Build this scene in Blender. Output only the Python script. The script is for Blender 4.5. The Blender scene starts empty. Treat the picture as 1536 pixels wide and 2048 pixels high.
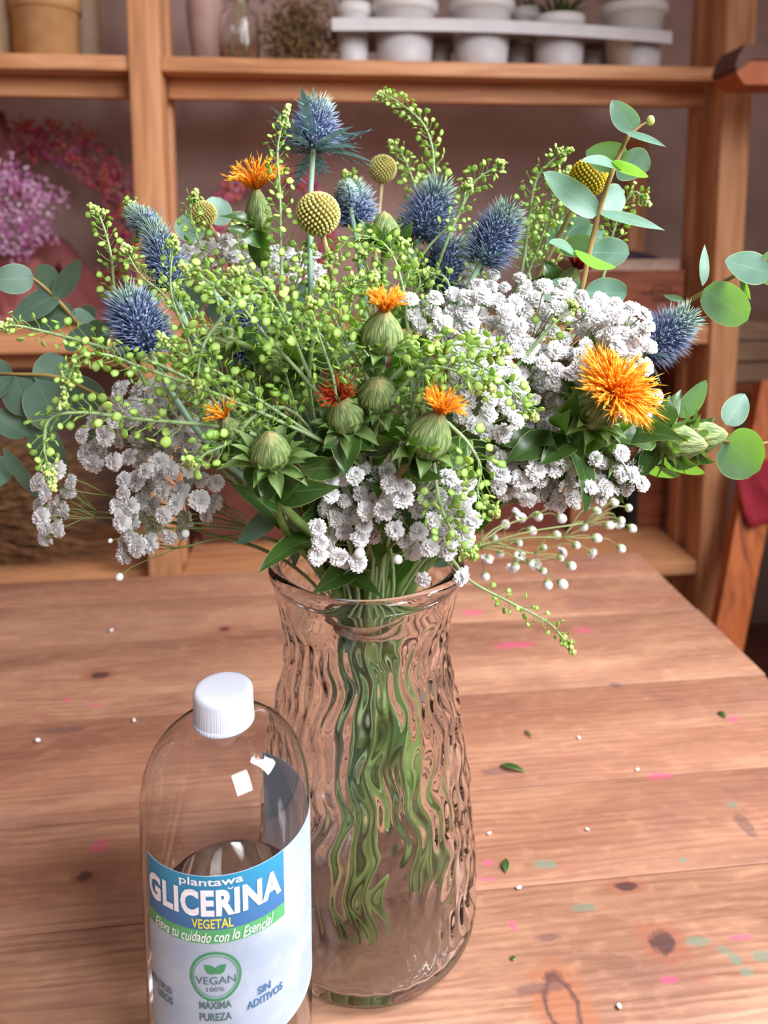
import bpy, bmesh, math, random
from mathutils import Vector, Matrix
PI = math.pi
sc = bpy.context.scene
COL = sc.collection
random.seed(11)
R = random.Random(7)

# ------------------------------------------------------------------ camera
FPX, CX, CY, PITCH = 1538.0, 768.0, 640.0, math.radians(7)
TZ = 0.70                       # table top height
CZ = TZ + 0.475
cam_d = bpy.data.cameras.new('camera')
cam = bpy.data.objects.new('camera', cam_d); COL.objects.link(cam)
cam.location = (0, 0, CZ)
cam.rotation_euler = (PI/2 - PITCH, 0, 0)
cam_d.sensor_width = 36; cam_d.sensor_height = 36; cam_d.sensor_fit = 'AUTO'
cam_d.lens = FPX/2048*36
cam_d.shift_y = -(1024-CY)/2048
cam_d.clip_start = 0.02
cam_d.dof.use_dof = True
cam_d.dof.focus_distance = 0.41
cam_d.dof.aperture_fstop = 7.5
sc.camera = cam

# ------------------------------------------------------------------ light
sc.view_settings.view_transform = 'Standard'
sc.view_settings.look = 'None'
sc.view_settings.gamma = 1
sc.view_settings.exposure = 0.0
sc.view_settings.use_curve_mapping = False
w = bpy.data.worlds.new('World'); sc.world = w; w.use_nodes = True
bg = w.node_tree.nodes['Background']
bg.inputs[0].default_value = (0.86, 0.68, 0.61, 1); bg.inputs[1].default_value = 0.36

def area(name, loc, target, sx, sy, power, col, spread=180):
    d = bpy.data.lights.new(name, 'AREA'); d.shape = 'RECTANGLE'; d.size = sx; d.size_y = sy
    d.energy = power; d.color = col; d.spread = math.radians(spread)
    o = bpy.data.objects.new(name, d); COL.objects.link(o); o.location = loc
    o.rotation_euler = (Vector(target)-Vector(loc)).to_track_quat('-Z', 'Y').to_euler()
    return o
area('daylight_window', (1.15, 0.42, TZ+1.25), (0, .48, TZ+.32), 0.55, 0.95, 27, (0.94, 0.97, 1.0), 115)
area('daylight_second_window', (0.85, -0.70, TZ+1.35), (0, .46, TZ+.32), 0.7, 1.0, 14, (0.94, 0.97, 1.0), 90)
try:
    sc.cycles.max_bounces = 14; sc.cycles.transmission_bounces = 12; sc.cycles.diffuse_bounces = 4
    sc.cycles.glossy_bounces = 4; sc.cycles.transparent_max_bounces = 12
    sc.cycles.blur_glossy = 1.0; sc.cycles.sample_clamp_indirect = 0.0
except Exception: pass

# ------------------------------------------------------------------ projection helpers
cp, sp = math.cos(PITCH), math.sin(PITCH)
def zd(py, D): return D/(cp-(py-CY)/FPX*sp)
def W(px, py, D):               # the point of the place at forward distance D seen along that direction
    u, v = (px-CX)/FPX, (py-CY)/FPX
    z = zd(py, D)
    return Vector((z*u, D, CZ-z*(sp+v*cp)))
def S(px, py, D): return px/FPX*zd(py, D)
def T(px, py, h=TZ):            # point on the horizontal plane at height h
    v = (py-CY)/FPX
    e = PITCH+math.atan(v)
    return W(px, py, (CZ-h)/math.tan(e))

# ------------------------------------------------------------------ mesh builder
class MB:
    def __init__(s): s.v = []; s.f = []; s.uv = []; s.m = []; s.mi = 0; s.flat = set()
    def add(s, vs, fs, uv=None):
        o = len(s.v); s.v += [tuple(p) for p in vs]
        s.uv += list(uv) if uv is not None else [(0, 0)]*len(vs)
        s.f += [tuple(i+o for i in f) for f in fs]; s.m += [s.mi]*len(fs)
    def tube(s, pts, rad, n=6, cap=True):
        pts = [Vector(p) for p in pts]; k = len(pts)
        if not hasattr(rad, '__len__'): rad = [rad]*k
        t0 = (pts[1]-pts[0]).normalized()
        a = t0.orthogonal().normalized()
        vs, uv = [], []
        for i in range(k):
            t = (pts[min(i+1, k-1)]-pts[max(i-1, 0)]).normalized()
            a = (a-t*a.dot(t))
            a = a.normalized() if a.length > 1e-9 else t.orthogonal().normalized()
            b = t.cross(a)
            for j in range(n):
                q = 2*PI*j/n
                vs.append(pts[i]+(a*math.cos(q)+b*math.sin(q))*rad[i]); uv.append((j/n, i/(k-1)))
        fs = [(i*n+j, i*n+(j+1) % n, (i+1)*n+(j+1) % n, (i+1)*n+j) for i in range(k-1) for j in range(n)]
        if cap: fs += [tuple(range(n))[::-1], tuple((k-1)*n+j for j in range(n))]
        s.add(vs, fs, uv)
    def spike(s, p, q, r, bend=None, n=3):   # tapered hair from p to q
        p, q = Vector(p), Vector(q); d = (q-p)
        if d.length < 1e-9: return
        a = d.orthogonal().normalized(); b = d.normalized().cross(a)
        m = (p+q)/2+(bend if bend is not None else Vector((0, 0, 0)))
        vs, uv = [], []
        for c, rr, t in ((p, r, 0), (m, r*.75, .5)):
            for j in range(n):
                w_ = 2*PI*j/n; vs.append(c+(a*math.cos(w_)+b*math.sin(w_))*rr); uv.append((j/n, t))
        vs.append(q); uv.append((0, 1))
        fs = [(j, (j+1) % n, n+(j+1) % n, n+j) for j in range(n)]+[(n+j, n+(j+1) % n, 2*n) for j in range(n)]
        s.add(vs, fs, uv)
    def disc(s, c, nrm, r, th, n=8, asp=1.0, ax=None):
        nrm = nrm.normalized(); a = ax if ax is not None else nrm.orthogonal()
        a = (a-nrm*a.dot(nrm)).normalized(); b = nrm.cross(a)
        vs = [c+nrm*th, c-nrm*th]; uv = [(.5, .5)]*2
        for j in range(n):
            q = 2*PI*j/n; vs.append(c+a*math.cos(q)*r*asp+b*math.sin(q)*r); uv.append((.5+.5*math.cos(q), .5+.5*math.sin(q)))
        fs = []
        for j in range(n): fs += [(0, 2+j, 2+(j+1) % n), (1, 2+(j+1) % n, 2+j)]
        s.add(vs, fs, uv)
    def coin(s, c, nrm, r, th, ax, n=10):     # flat notched seed pod with a raised rim
        nrm = nrm.normalized(); a = (ax-nrm*ax.dot(nrm))
        a = a.normalized() if a.length > 1e-6 else nrm.orthogonal().normalized()
        b = nrm.cross(a); vs = [c+nrm*th*.45, c-nrm*th*.45]; uv = [(.5, 0)]*2
        for (f, h) in ((.74, 1), (1., 0), (.74, -1)):
            for j in range(n):
                q = 2*PI*j/n; k = f*(1.0 if j else .78)
                vs.append(c+a*math.cos(q)*r*1.1*k+b*math.sin(q)*r*k+nrm*th*h); uv.append((.5, f))
        fs = []
        for j in range(n):
            j2 = (j+1) % n
            fs += [(0, 2+j, 2+j2), (2+j, 2+n+j, 2+n+j2, 2+j2), (2+n+j, 2+2*n+j, 2+2*n+j2, 2+n+j2), (1, 2+2*n+j2, 2+2*n+j)]
        s.add(vs, fs, uv)
    def ball(s, c, r, nu=8, nv=5, sc3=(1, 1, 1)):
        c = Vector(c); vs = [c+Vector((0, 0, r*sc3[2]))]; uv = [(0, 1)]
        for i in range(1, nv):
            th = PI*i/nv
            for j in range(nu):
                q = 2*PI*j/nu
                vs.append(c+Vector((r*sc3[0]*math.sin(th)*math.cos(q), r*sc3[1]*math.sin(th)*math.sin(q), r*sc3[2]*math.cos(th)))); uv.append((j/nu, 1-i/nv))
        vs.append(c-Vector((0, 0, r*sc3[2]))); uv.append((0, 0))
        L = len(vs)-1
        fs = [(0, 1+j, 1+(j+1) % nu) for j in range(nu)]
        for i in range(nv-2):
            for j in range(nu):
                a = 1+i*nu+j; b = 1+i*nu+(j+1) % nu; fs.append((a, a+nu, b+nu, b))
        k = 1+(nv-2)*nu
        fs += [(L, k+(j+1) % nu, k+j) for j in range(nu)]
        s.add(vs, fs, uv)
    def lathe(s, prof, n=32, c=(0, 0, 0), M=None, mod=None, closed=False):
        c = Vector(c); vs, uv = [], []; k = len(prof)
        for i, (r, z) in enumerate(prof):
            for j in range(n):
                q = 2*PI*j/n; rr = r*(mod(q, i/(k-1)) if mod else 1)
                p = Vector((rr*math.cos(q), rr*math.sin(q), z))
                if M is not None: p = M @ p
                vs.append(p+c); uv.append((j/n, i/(k-1)))
        rng = k if closed else k-1
        fs = [(i*n+j, i*n+(j+1) % n, ((i+1) % k)*n+(j+1) % n, ((i+1) % k)*n+j) for i in range(rng) for j in range(n)]
        s.add(vs, fs, uv)
        if not closed:
            o = len(s.v)-len(vs)
            if prof[0][0] > 1e-5: s.f.append(tuple(o+j for j in range(n))[::-1]); s.m.append(s.mi)
            if prof[-1][0] > 1e-5: s.f.append(tuple(o+(k-1)*n+j for j in range(n))); s.m.append(s.mi)
    def box(s, x0, x1, y0, y1, z0, z1, M=None, bev=0.0):
        bm = bmesh.new(); bmesh.ops.create_cube(bm, size=1)
        for v in bm.verts: v.co = Vector(((x0+x1)/2+v.co.x*(x1-x0), (y0+y1)/2+v.co.y*(y1-y0), (z0+z1)/2+v.co.z*(z1-z0)))
        if bev: bmesh.ops.bevel(bm, geom=bm.edges[:], offset=bev, segments=2, affect='EDGES', profile=.5)
        bm.verts.index_update()
        vs = [(M @ v.co if M is not None else v.co.copy()) for v in bm.verts]
        fs = [tuple(v.index for v in f.verts) for f in bm.faces]
        bm.free(); s.add(vs, fs)
    def leaf(s, base, tip, nrm, width, prof='ovate', cup=.08, bend=.06, und=0., nu=6, nv=12, spiny=0.):
        base, tip = Vector(base), Vector(tip); d = tip-base; L = d.length
        n = (nrm-d*(nrm.dot(d)/d.length_squared))
        n = n.normalized() if n.length > 1e-6 else d.orthogonal().normalized()
        sd = d.normalized().cross(n); ph = R.random()*6
        vs, uv = [], []
        for i in range(nv+1):
            t = i/nv
            if prof == 'round': wt = math.sqrt(max(0, 1-(2*t-1)**2))**.9*(1.06-.12*t)
            elif prof == 'lance': wt = math.sin(PI*min(1, t**.8))**1.1
            elif prof == 'egg': wt = math.sin(PI*t**.74)**.62
            else: wt = math.sin(PI*t**.72)
            wt = max(wt, .015)
            for j in range(nu+1):
                u = 2*j/nu-1
                e = 1+(spiny*(abs(math.sin(t*PI*5.5))-.3) if abs(u) > .95 else 0)
                off = n*(bend*L*4*t*(1-t)+cup*width*u*u*wt+und*width*math.sin(t*9+ph+u*1.3)*abs(u))
                vs.append(base+d*t+sd*(u*wt*width/2*e)+off); uv.append((j/nu, t))
        k = nu+1
        s.add(vs, [(i*k+j, i*k+j+1, (i+1)*k+j+1, (i+1)*k+j) for i in range(nv) for j in range(nu)], uv)
    def mesh(s, name, mats, off=Vector((0, 0, 0)), smooth=True):
        me = bpy.data.meshes.new(name)
        me.from_pydata([(p[0]-off[0], p[1]-off[1], p[2]-off[2]) for p in s.v], [], s.f)
        for m in (mats if isinstance(mats, (list, tuple)) else [mats]): me.materials.append(m)
        if smooth: me.polygons.foreach_set('use_smooth', [True]*len(me.polygons))
        if any(s.m): me.polygons.foreach_set('material_index', s.m)
        ul = me.uv_layers.new(name='UVMap')
        li = [0]*len(me.loops); me.loops.foreach_get('vertex_index', li)
        fl = []
        for i in li: fl += s.uv[i]
        ul.data.foreach_set('uv', fl)
        me.update()
        return me
WL = {}
def build(mb, name, mats, parent=None, smooth=True, loc=None):
    off = WL[parent] if parent is not None else (Vector(loc) if loc is not None else Vector((0, 0, 0)))
    me = mb.mesh(name, mats, off, smooth)
    o = bpy.data.objects.new(name, me); COL.objects.link(o)
    if parent is not None: o.parent = parent
    else: o.location = off
    WL[o] = Vector(off)
    return o
def tag(o, label, cat, group=None):
    o['label'] = label; o['category'] = cat
    if group: o['group'] = group
    return o
def thing(name, label, cat, loc=(0, 0, 0), group=None):
    o = bpy.data.objects.new(name, None); COL.objects.link(o); o.location = loc; o.empty_display_size = .02
    WL[o] = Vector(loc); return tag(o, label, cat, group)
def structure(o): o['kind'] = 'structure'; return o
def bez(a, b, c, d, n=12):
    out = []
    for i in range(n+1):
        t = i/n; out.append(a*(1-t)**3+b*3*t*(1-t)**2+c*3*t*t*(1-t)+d*t**3)
    return out
def smooth_path(pts, sub=6):
    P = [pts[0]*2-pts[1]]+list(pts)+[pts[-1]*2-pts[-2]]; out = []
    for i in range(1, len(P)-2):
        for k in range(sub):
            t = k/sub; a, b, c, d = P[i-1:i+3]
            out.append(.5*((2*b)+(c-a)*t+(2*a-5*b+4*c-d)*t*t+(3*b-a-3*c+d)*t**3))
    out.append(Vector(pts[-1])); return out

# ------------------------------------------------------------------ materials
def lin(r, g, b):
    f = lambda c: (c/255/12.92 if c/255 <= .04045 else ((c/255+.055)/1.055)**2.4)
    return (f(r), f(g), f(b), 1)
class NT:
    def __init__(s, name):
        s.mat = bpy.data.materials.new(name); s.mat.use_nodes = True; s.t = s.mat.node_tree
        s.b = s.t.nodes['Principled BSDF']; s.out = s.t.nodes['Material Output']
    def n(s, typ, **kw):
        x = s.t.nodes.new(typ)
        for k, v in kw.items():
            if k.startswith('i_'):
                key = k[2:]; key = int(key) if key.isdigit() else key.replace('_', ' ')
                if hasattr(v, 'is_output'): s.t.links.new(v, x.inputs[key])
                else: x.inputs[key].default_value = v
            else: setattr(x, k, v)
        return x
    def l(s, a, b): s.t.links.new(a, b)
    def co(s, kind='Object', scale=(1, 1, 1), loc=(0, 0, 0)):
        c = s.n('ShaderNodeTexCoord'); m = s.n('ShaderNodeMapping'); s.l(c.outputs[kind], m.inputs[0])
        m.inputs['Scale'].default_value = scale; m.inputs['Location'].default_value = loc; return m.outputs[0]
    def noise(s, vec, scale, detail=3, dist=0.):
        x = s.n('ShaderNodeTexNoise'); s.l(vec, x.inputs['Vector']); x.inputs['Scale'].default_value = scale
        x.inputs['Detail'].default_value = detail; x.inputs['Distortion'].default_value = dist; return x.outputs['Fac']
    def ramp(s, fac, stops):
        x = s.n('ShaderNodeValToRGB'); s.l(fac, x.inputs[0]); e = x.color_ramp.elements
        while len(e) < len(stops): e.new(.5)
        for q, (p, c) in zip(e, stops): q.position = p; q.color = c
        return x.outputs[0]
    def mix(s, fac, a, b, mode='MIX'):
        x = s.n('ShaderNodeMix', data_type='RGBA', blend_type=mode)
        for v, i in ((fac, 0), (a, 6), (b, 7)):
            if hasattr(v, 'is_output'): s.l(v, x.inputs[i])
            else: x.inputs[i].default_value = v
        return x.outputs[2]
    def math(s, op, a, b=0., c=None, clamp=False):
        x = s.n('ShaderNodeMath', operation=op); x.use_clamp = clamp
        for i, v in enumerate((a, b) if c is None else (a, b, c)):
            if hasattr(v, 'is_output'): s.l(v, x.inputs[i])
            else: x.inputs[i].default_value = v
        return x.outputs[0]
    def color(s, c):
        if hasattr(c, 'is_output'): s.l(c, s.b.inputs['Base Color'])
        else: s.b.inputs['Base Color'].default_value = c
    def bump(s, h, strength=.3, dist=.001):
        x = s.n('ShaderNodeBump'); s.l(h, x.inputs['Height']); x.inputs['Strength'].default_value = strength
        x.inputs['Distance'].default_value = dist; s.l(x.outputs[0], s.b.inputs['Normal'])
    def transl(s, fac, col):
        t = s.n('ShaderNodeBsdfTranslucent')
        if hasattr(col, 'is_output'): s.l(col, t.inputs[0])
        else: t.inputs[0].default_value = col
        m = s.n('ShaderNodeMixShader'); m.inputs[0].default_value = fac
        s.l(s.b.outputs[0], m.inputs[1]); s.l(t.outputs[0], m.inputs[2]); s.l(m.outputs[0], s.out.inputs[0])
    def rough(s, r, spec=.5): s.b.inputs['Roughness'].default_value = r; s.b.inputs['Specular IOR Level'].default_value = spec

def simple(name, c1, c2=None, rough=.6, scale=40, bump=0., spec=.4):
    m = NT(name); m.rough(rough, spec)
    nz = m.noise(m.co(), scale, 4)
    m.color(m.ramp(nz, [(.35, c1), (.65, c2 or c1)]))
    if bump: m.bump(nz, bump)
    return m.mat
def leafmat(name, c1, c2, tcol, tr=.4, rough=.45, vein=None, rim=None, scale=90, spec=.4):
    m = NT(name); m.rough(rough, spec)
    nz = m.noise(m.co(), scale, 4)
    c = m.ramp(nz, [(.3, c1), (.7, c2)])
    isl = m.n('ShaderNodeNewGeometry').outputs['Random Per Island']
    c = m.mix(m.math('MULTIPLY', isl, .5), c, c2)
    if vein or rim:
        uv = m.n('ShaderNodeSeparateXYZ'); m.l(m.n('ShaderNodeTexCoord').outputs['UV'], uv.inputs[0])
        d = m.math('ABSOLUTE', m.math('SUBTRACT', uv.outputs[0], .5))
        if vein:
            f1 = m.math('LESS_THAN', d, .018)
            wv = m.math('SINE', m.math('MULTIPLY', m.math('SUBTRACT', uv.outputs[1], m.math('MULTIPLY', d, .9)), 62.))
            f2 = m.math('MULTIPLY', m.math('GREATER_THAN', wv, .93), .35)
            c = m.mix(m.math('MULTIPLY', m.math('MAXIMUM', f1, f2), .55), c, vein)
        if rim: c = m.mix(m.math('MULTIPLY', m.math('GREATER_THAN', d, .475), .8), c, rim)
    m.color(c)
    m.transl(tr, tcol)
    return m.mat
def woodmat(name, cols, along=(1.5, 22, 22), rough=.55, grain=.5):
    m = NT(name); m.rough(rough, .35)
    co = m.co('Object', along)
    n1 = m.noise(co, 3.2, 5, 1.2)
    c = m.ramp(n1, [(.25, cols[0]), (.5, cols[1]), (.75, cols[2])])
    n2 = m.noise(m.co('Object', tuple(a*3 for a in along)), 5, 3)
    c = m.mix(m.math('MULTIPLY', m.math('SUBTRACT', n2, .45, clamp=True), grain), c, cols[0])
    m.color(c); m.bump(n2, .15, .0005)
    return m.mat
def glassmat(name, col, ior, rough=.0):
    m = NT(name); m.b.inputs['Base Color'].default_value = col
    m.b.inputs['Transmission Weight'].default_value = 1; m.b.inputs['IOR'].default_value = ior; m.b.inputs['Roughness'].default_value = rough
    return m.mat

M = {}
M['stem'] = leafmat('green stem', lin(86, 112, 52), lin(120, 146, 78), lin(120, 160, 60), .1, .5)
M['stem_pale'] = leafmat('pale green stem', lin(120, 150, 92), lin(168, 190, 140), lin(150, 190, 90), .15, .5)
M['stem_tan'] = simple('woody stem', lin(150, 128, 88), lin(178, 158, 118), .7, 60)
M['stem_blue'] = simple('grey green stem', lin(118, 150, 128), lin(150, 178, 158), .5, 60)
M['stem_brown'] = simple('brown twig', lin(128, 104, 58), lin(165, 140, 84), .6, 60)
M['pod'] = leafmat('seed pod', lin(138, 178, 58), lin(196, 222, 110), lin(190, 228, 76), .36, .4, scale=120)
def podmat():
    m = NT('flat seed pod'); m.rough(.4, .4)
    y = m.n('ShaderNodeSeparateXYZ'); m.l(m.n('ShaderNodeTexCoord').outputs['UV'], y.inputs[0])
    isl = m.n('ShaderNodeNewGeometry').outputs['Random Per Island']
    c = m.mix(isl, lin(120, 164, 52), lin(186, 212, 102))
    c = m.mix(m.ramp(y.outputs[1], [(.25, (1, 1, 1, 1)), (.72, (0, 0, 0, 1))]), c, lin(188, 212, 138))
    m.color(c); m.transl(.34, lin(182, 222, 70)); return m.mat
M['pod'] = podmat()
M['podtip'] = leafmat('pale bud tip', lin(170, 196, 96), lin(214, 226, 150), lin(190, 215, 90), .3, .5)
M['pedicel'] = leafmat('pod stalk', lin(120, 158, 66), lin(150, 184, 92), lin(150, 200, 60), .25, .5)
M['saff_leaf'] = leafmat('safflower leaf', lin(34, 62, 30), lin(66, 98, 46), lin(88, 138, 28), .28, .32, lin(120, 150, 80), lin(170, 175, 110), 60, .5)
M['bract'] = leafmat('leafy bract', lin(70, 104, 52), lin(120, 146, 84), lin(120, 160, 50), .3, .45, lin(150, 170, 110), lin(186, 190, 130), 60)
def budmat():
    m = NT('striped bud scales'); m.rough(.6, .3)
    uv = m.co('UV', (22, 2.4, 1)); nz = m.noise(uv, 1.9, 5, .9)
    c = m.ramp(nz, [(.30, lin(58, 80, 40)), (.48, lin(104, 124, 70)), (.60, lin(140, 150, 96)), (.74, lin(196, 188, 138))])
    y = m.n('ShaderNodeSeparateXYZ'); m.l(m.n('ShaderNodeTexCoord').outputs['UV'], y.inputs[0])
    c = m.mix(m.math('MULTIPLY', m.math('SUBTRACT', y.outputs[1], .72, clamp=True), 2.4, clamp=True), c, lin(190, 164, 110))
    m.color(c); m.bump(nz, .6, .002); return m.mat
M['bud'] = budmat()
def tuftmat(name, base, mid, tip):
    m = NT(name); m.rough(.55, .3)
    y = m.n('ShaderNodeSeparateXYZ'); m.l(m.n('ShaderNodeTexCoord').outputs['UV'], y.inputs[0])
    isl = m.n('ShaderNodeNewGeometry').outputs['Random Per Island']
    f = m.math('ADD', y.outputs[1], m.math('MULTIPLY', m.math('SUBTRACT', isl, .5), .45))
    c = m.ramp(f, [(0, base), (.35, mid), (1, tip)])
    m.color(c); m.transl(.3, c); return m.mat
M['tuft'] = tuftmat('orange florets', lin(248, 118, 14), lin(255, 172, 30), lin(255, 208, 80))
M['billy'] = tuftmat('yellow button florets', lin(140, 128, 50), lin(206, 196, 110), lin(236, 228, 160))
M['billy_gold'] = tuftmat('golden button florets', lin(130, 108, 10), lin(206, 180, 40), lin(232, 210, 80))
M['tuft_red'] = tuftmat('red florets', lin(110, 18, 14), lin(190, 50, 20), lin(232, 112, 30))
M['tuft_crimson'] = tuftmat('crimson florets', lin(90, 12, 16), lin(170, 28, 30), lin(200, 60, 30))
def thistlemat():
    m = NT('thistle spines'); m.rough(.5, .4)
    y = m.n('ShaderNodeSeparateXYZ'); m.l(m.n('ShaderNodeTexCoord').outputs['UV'], y.inputs[0])
    isl = m.n('ShaderNodeNewGeometry').outputs['Random Per Island']
    blue = m.ramp(m.math('ADD', m.math('MULTIPLY', y.outputs[1], .75), m.math('MULTIPLY', isl, .3)), [(0, lin(40, 46, 70)), (.5, lin(92, 108, 148)), (1, lin(176, 190, 212))])
    grn = m.ramp(y.outputs[1], [(0, lin(76, 110, 96)), (1, lin(184, 208, 172))])
    m.color(m.mix(m.math('MULTIPLY', m.math('SUBTRACT', y.outputs[0], .5, clamp=True), 2.4, clamp=True), blue, grn))
    m.transl(.12, lin(130, 150, 200)); return m.mat
M['thistle'] = thistlemat()
M['thistle_core'] = simple('thistle core', lin(44, 56, 88), lin(70, 92, 116), .7, 200)
M['ruff'] = leafmat('spiny ruff', lin(70, 102, 112), lin(112, 142, 158), lin(110, 150, 140), .2, .45, lin(150, 180, 180))

M['billy_core'] = simple('button core', lin(120, 104, 36), lin(140, 124, 50), .8)
M['euc'] = leafmat('eucalyptus leaf', lin(84, 124, 106), lin(128, 164, 150), lin(132, 186, 44), .40, .42, lin(150, 180, 164), lin(180, 200, 150), 55, .35)
M['euc_shade'] = leafmat('shaded eucalyptus leaf', lin(70, 98, 84), lin(104, 132, 116), lin(110, 140, 60), .26, .5, lin(116, 146, 126), lin(130, 150, 120), 55, .3)  # copy of the eucalyptus leaf with shade put into its colour
def petalmat():
    m = NT('white petal'); m.rough(.7, .2); m.color(lin(246, 245, 246)); m.transl(.3, lin(246, 243, 242)); return m.mat
M['petal'] = petalmat()
M['calyx'] = leafmat('flower calyx', lin(140, 156, 96), lin(170, 182, 124), lin(150, 180, 80), .2)
M['gypstem'] = leafmat('wiry stem', lin(112, 126, 70), lin(146, 154, 98), lin(140, 160, 80), .1)
M['glass'] = glassmat('clear glass', (.995, 1.0, .997, 1), 1.40)
M['pet'] = glassmat('clear plastic', (.99, .99, 1.0, 1), 1.4, .015)
M['liquid'] = glassmat('clear glycerin', (.99, .99, .98, 1), 1.13)
M['twine'] = simple('jute twine', lin(128, 92, 70), lin(168, 130, 104), .9, 400)
PINE = (lin(164, 108, 72), lin(198, 138, 96), lin(216, 160, 118))
M['pine'] = woodmat('pine shelf wood', PINE, (1.2, 16, 16))
M['pine_v'] = woodmat('pine post wood', PINE, (16, 16, 1.2))
M['pine_dk'] = woodmat('reddish box wood', (lin(96, 48, 30), lin(126, 66, 42), lin(148, 82, 54)), (2, 16, 16))
M['plank'] = woodmat('orange plank wood', (lin(140, 70, 34), lin(184, 98, 50), lin(206, 118, 64)), (12, 12, 1.2))

# ------------------------------------------------------------------ room shell
SH = Vector((0, 1.55, 0)); SROT = math.radians(5.4)
RZ = Matrix.Rotation(SROT, 4, 'Z'); SM = Matrix.Translation(SH) @ RZ; SMI = SM.inverted()
def shl(px, py, dy):            # local shelf coordinates of the point seen at (px,py) lying dy behind the shelf front
    o = SMI @ Vector((0, 0, CZ)); q = SMI @ W(px, py, 1.0); d = q-o
    return o+d*((dy-o.y)/d.y)
WALLY = .50
wm = NT('plaster wall'); wm.rough(.9, .2)
wn = wm.noise(wm.co(), 6, 6, .5); wn2 = wm.noise(wm.co(), 90, 4)
wm.color(wm.ramp(wn, [(.3, lin(162, 134, 128)), (.7, lin(184, 154, 146))])); wm.bump(wn2, .3, .003)
mb = MB(); mb.box(-2.2, 2.2, WALLY, WALLY+.1, 0, 2.6, SM); structure(build(mb, 'wall_back', wm.mat))
mb = MB(); mb.box(-2.4, 2.4, -1.0, 3.2, -.08, -.002)
fm = NT('terracotta floor'); fm.rough(.7, .3)
fm.color(fm.ramp(fm.noise(fm.co(), 7, 4), [(.3, lin(98, 50, 38)), (.7, lin(126, 68, 52))]))
structure(build(mb, 'floor', fm.mat))

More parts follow.
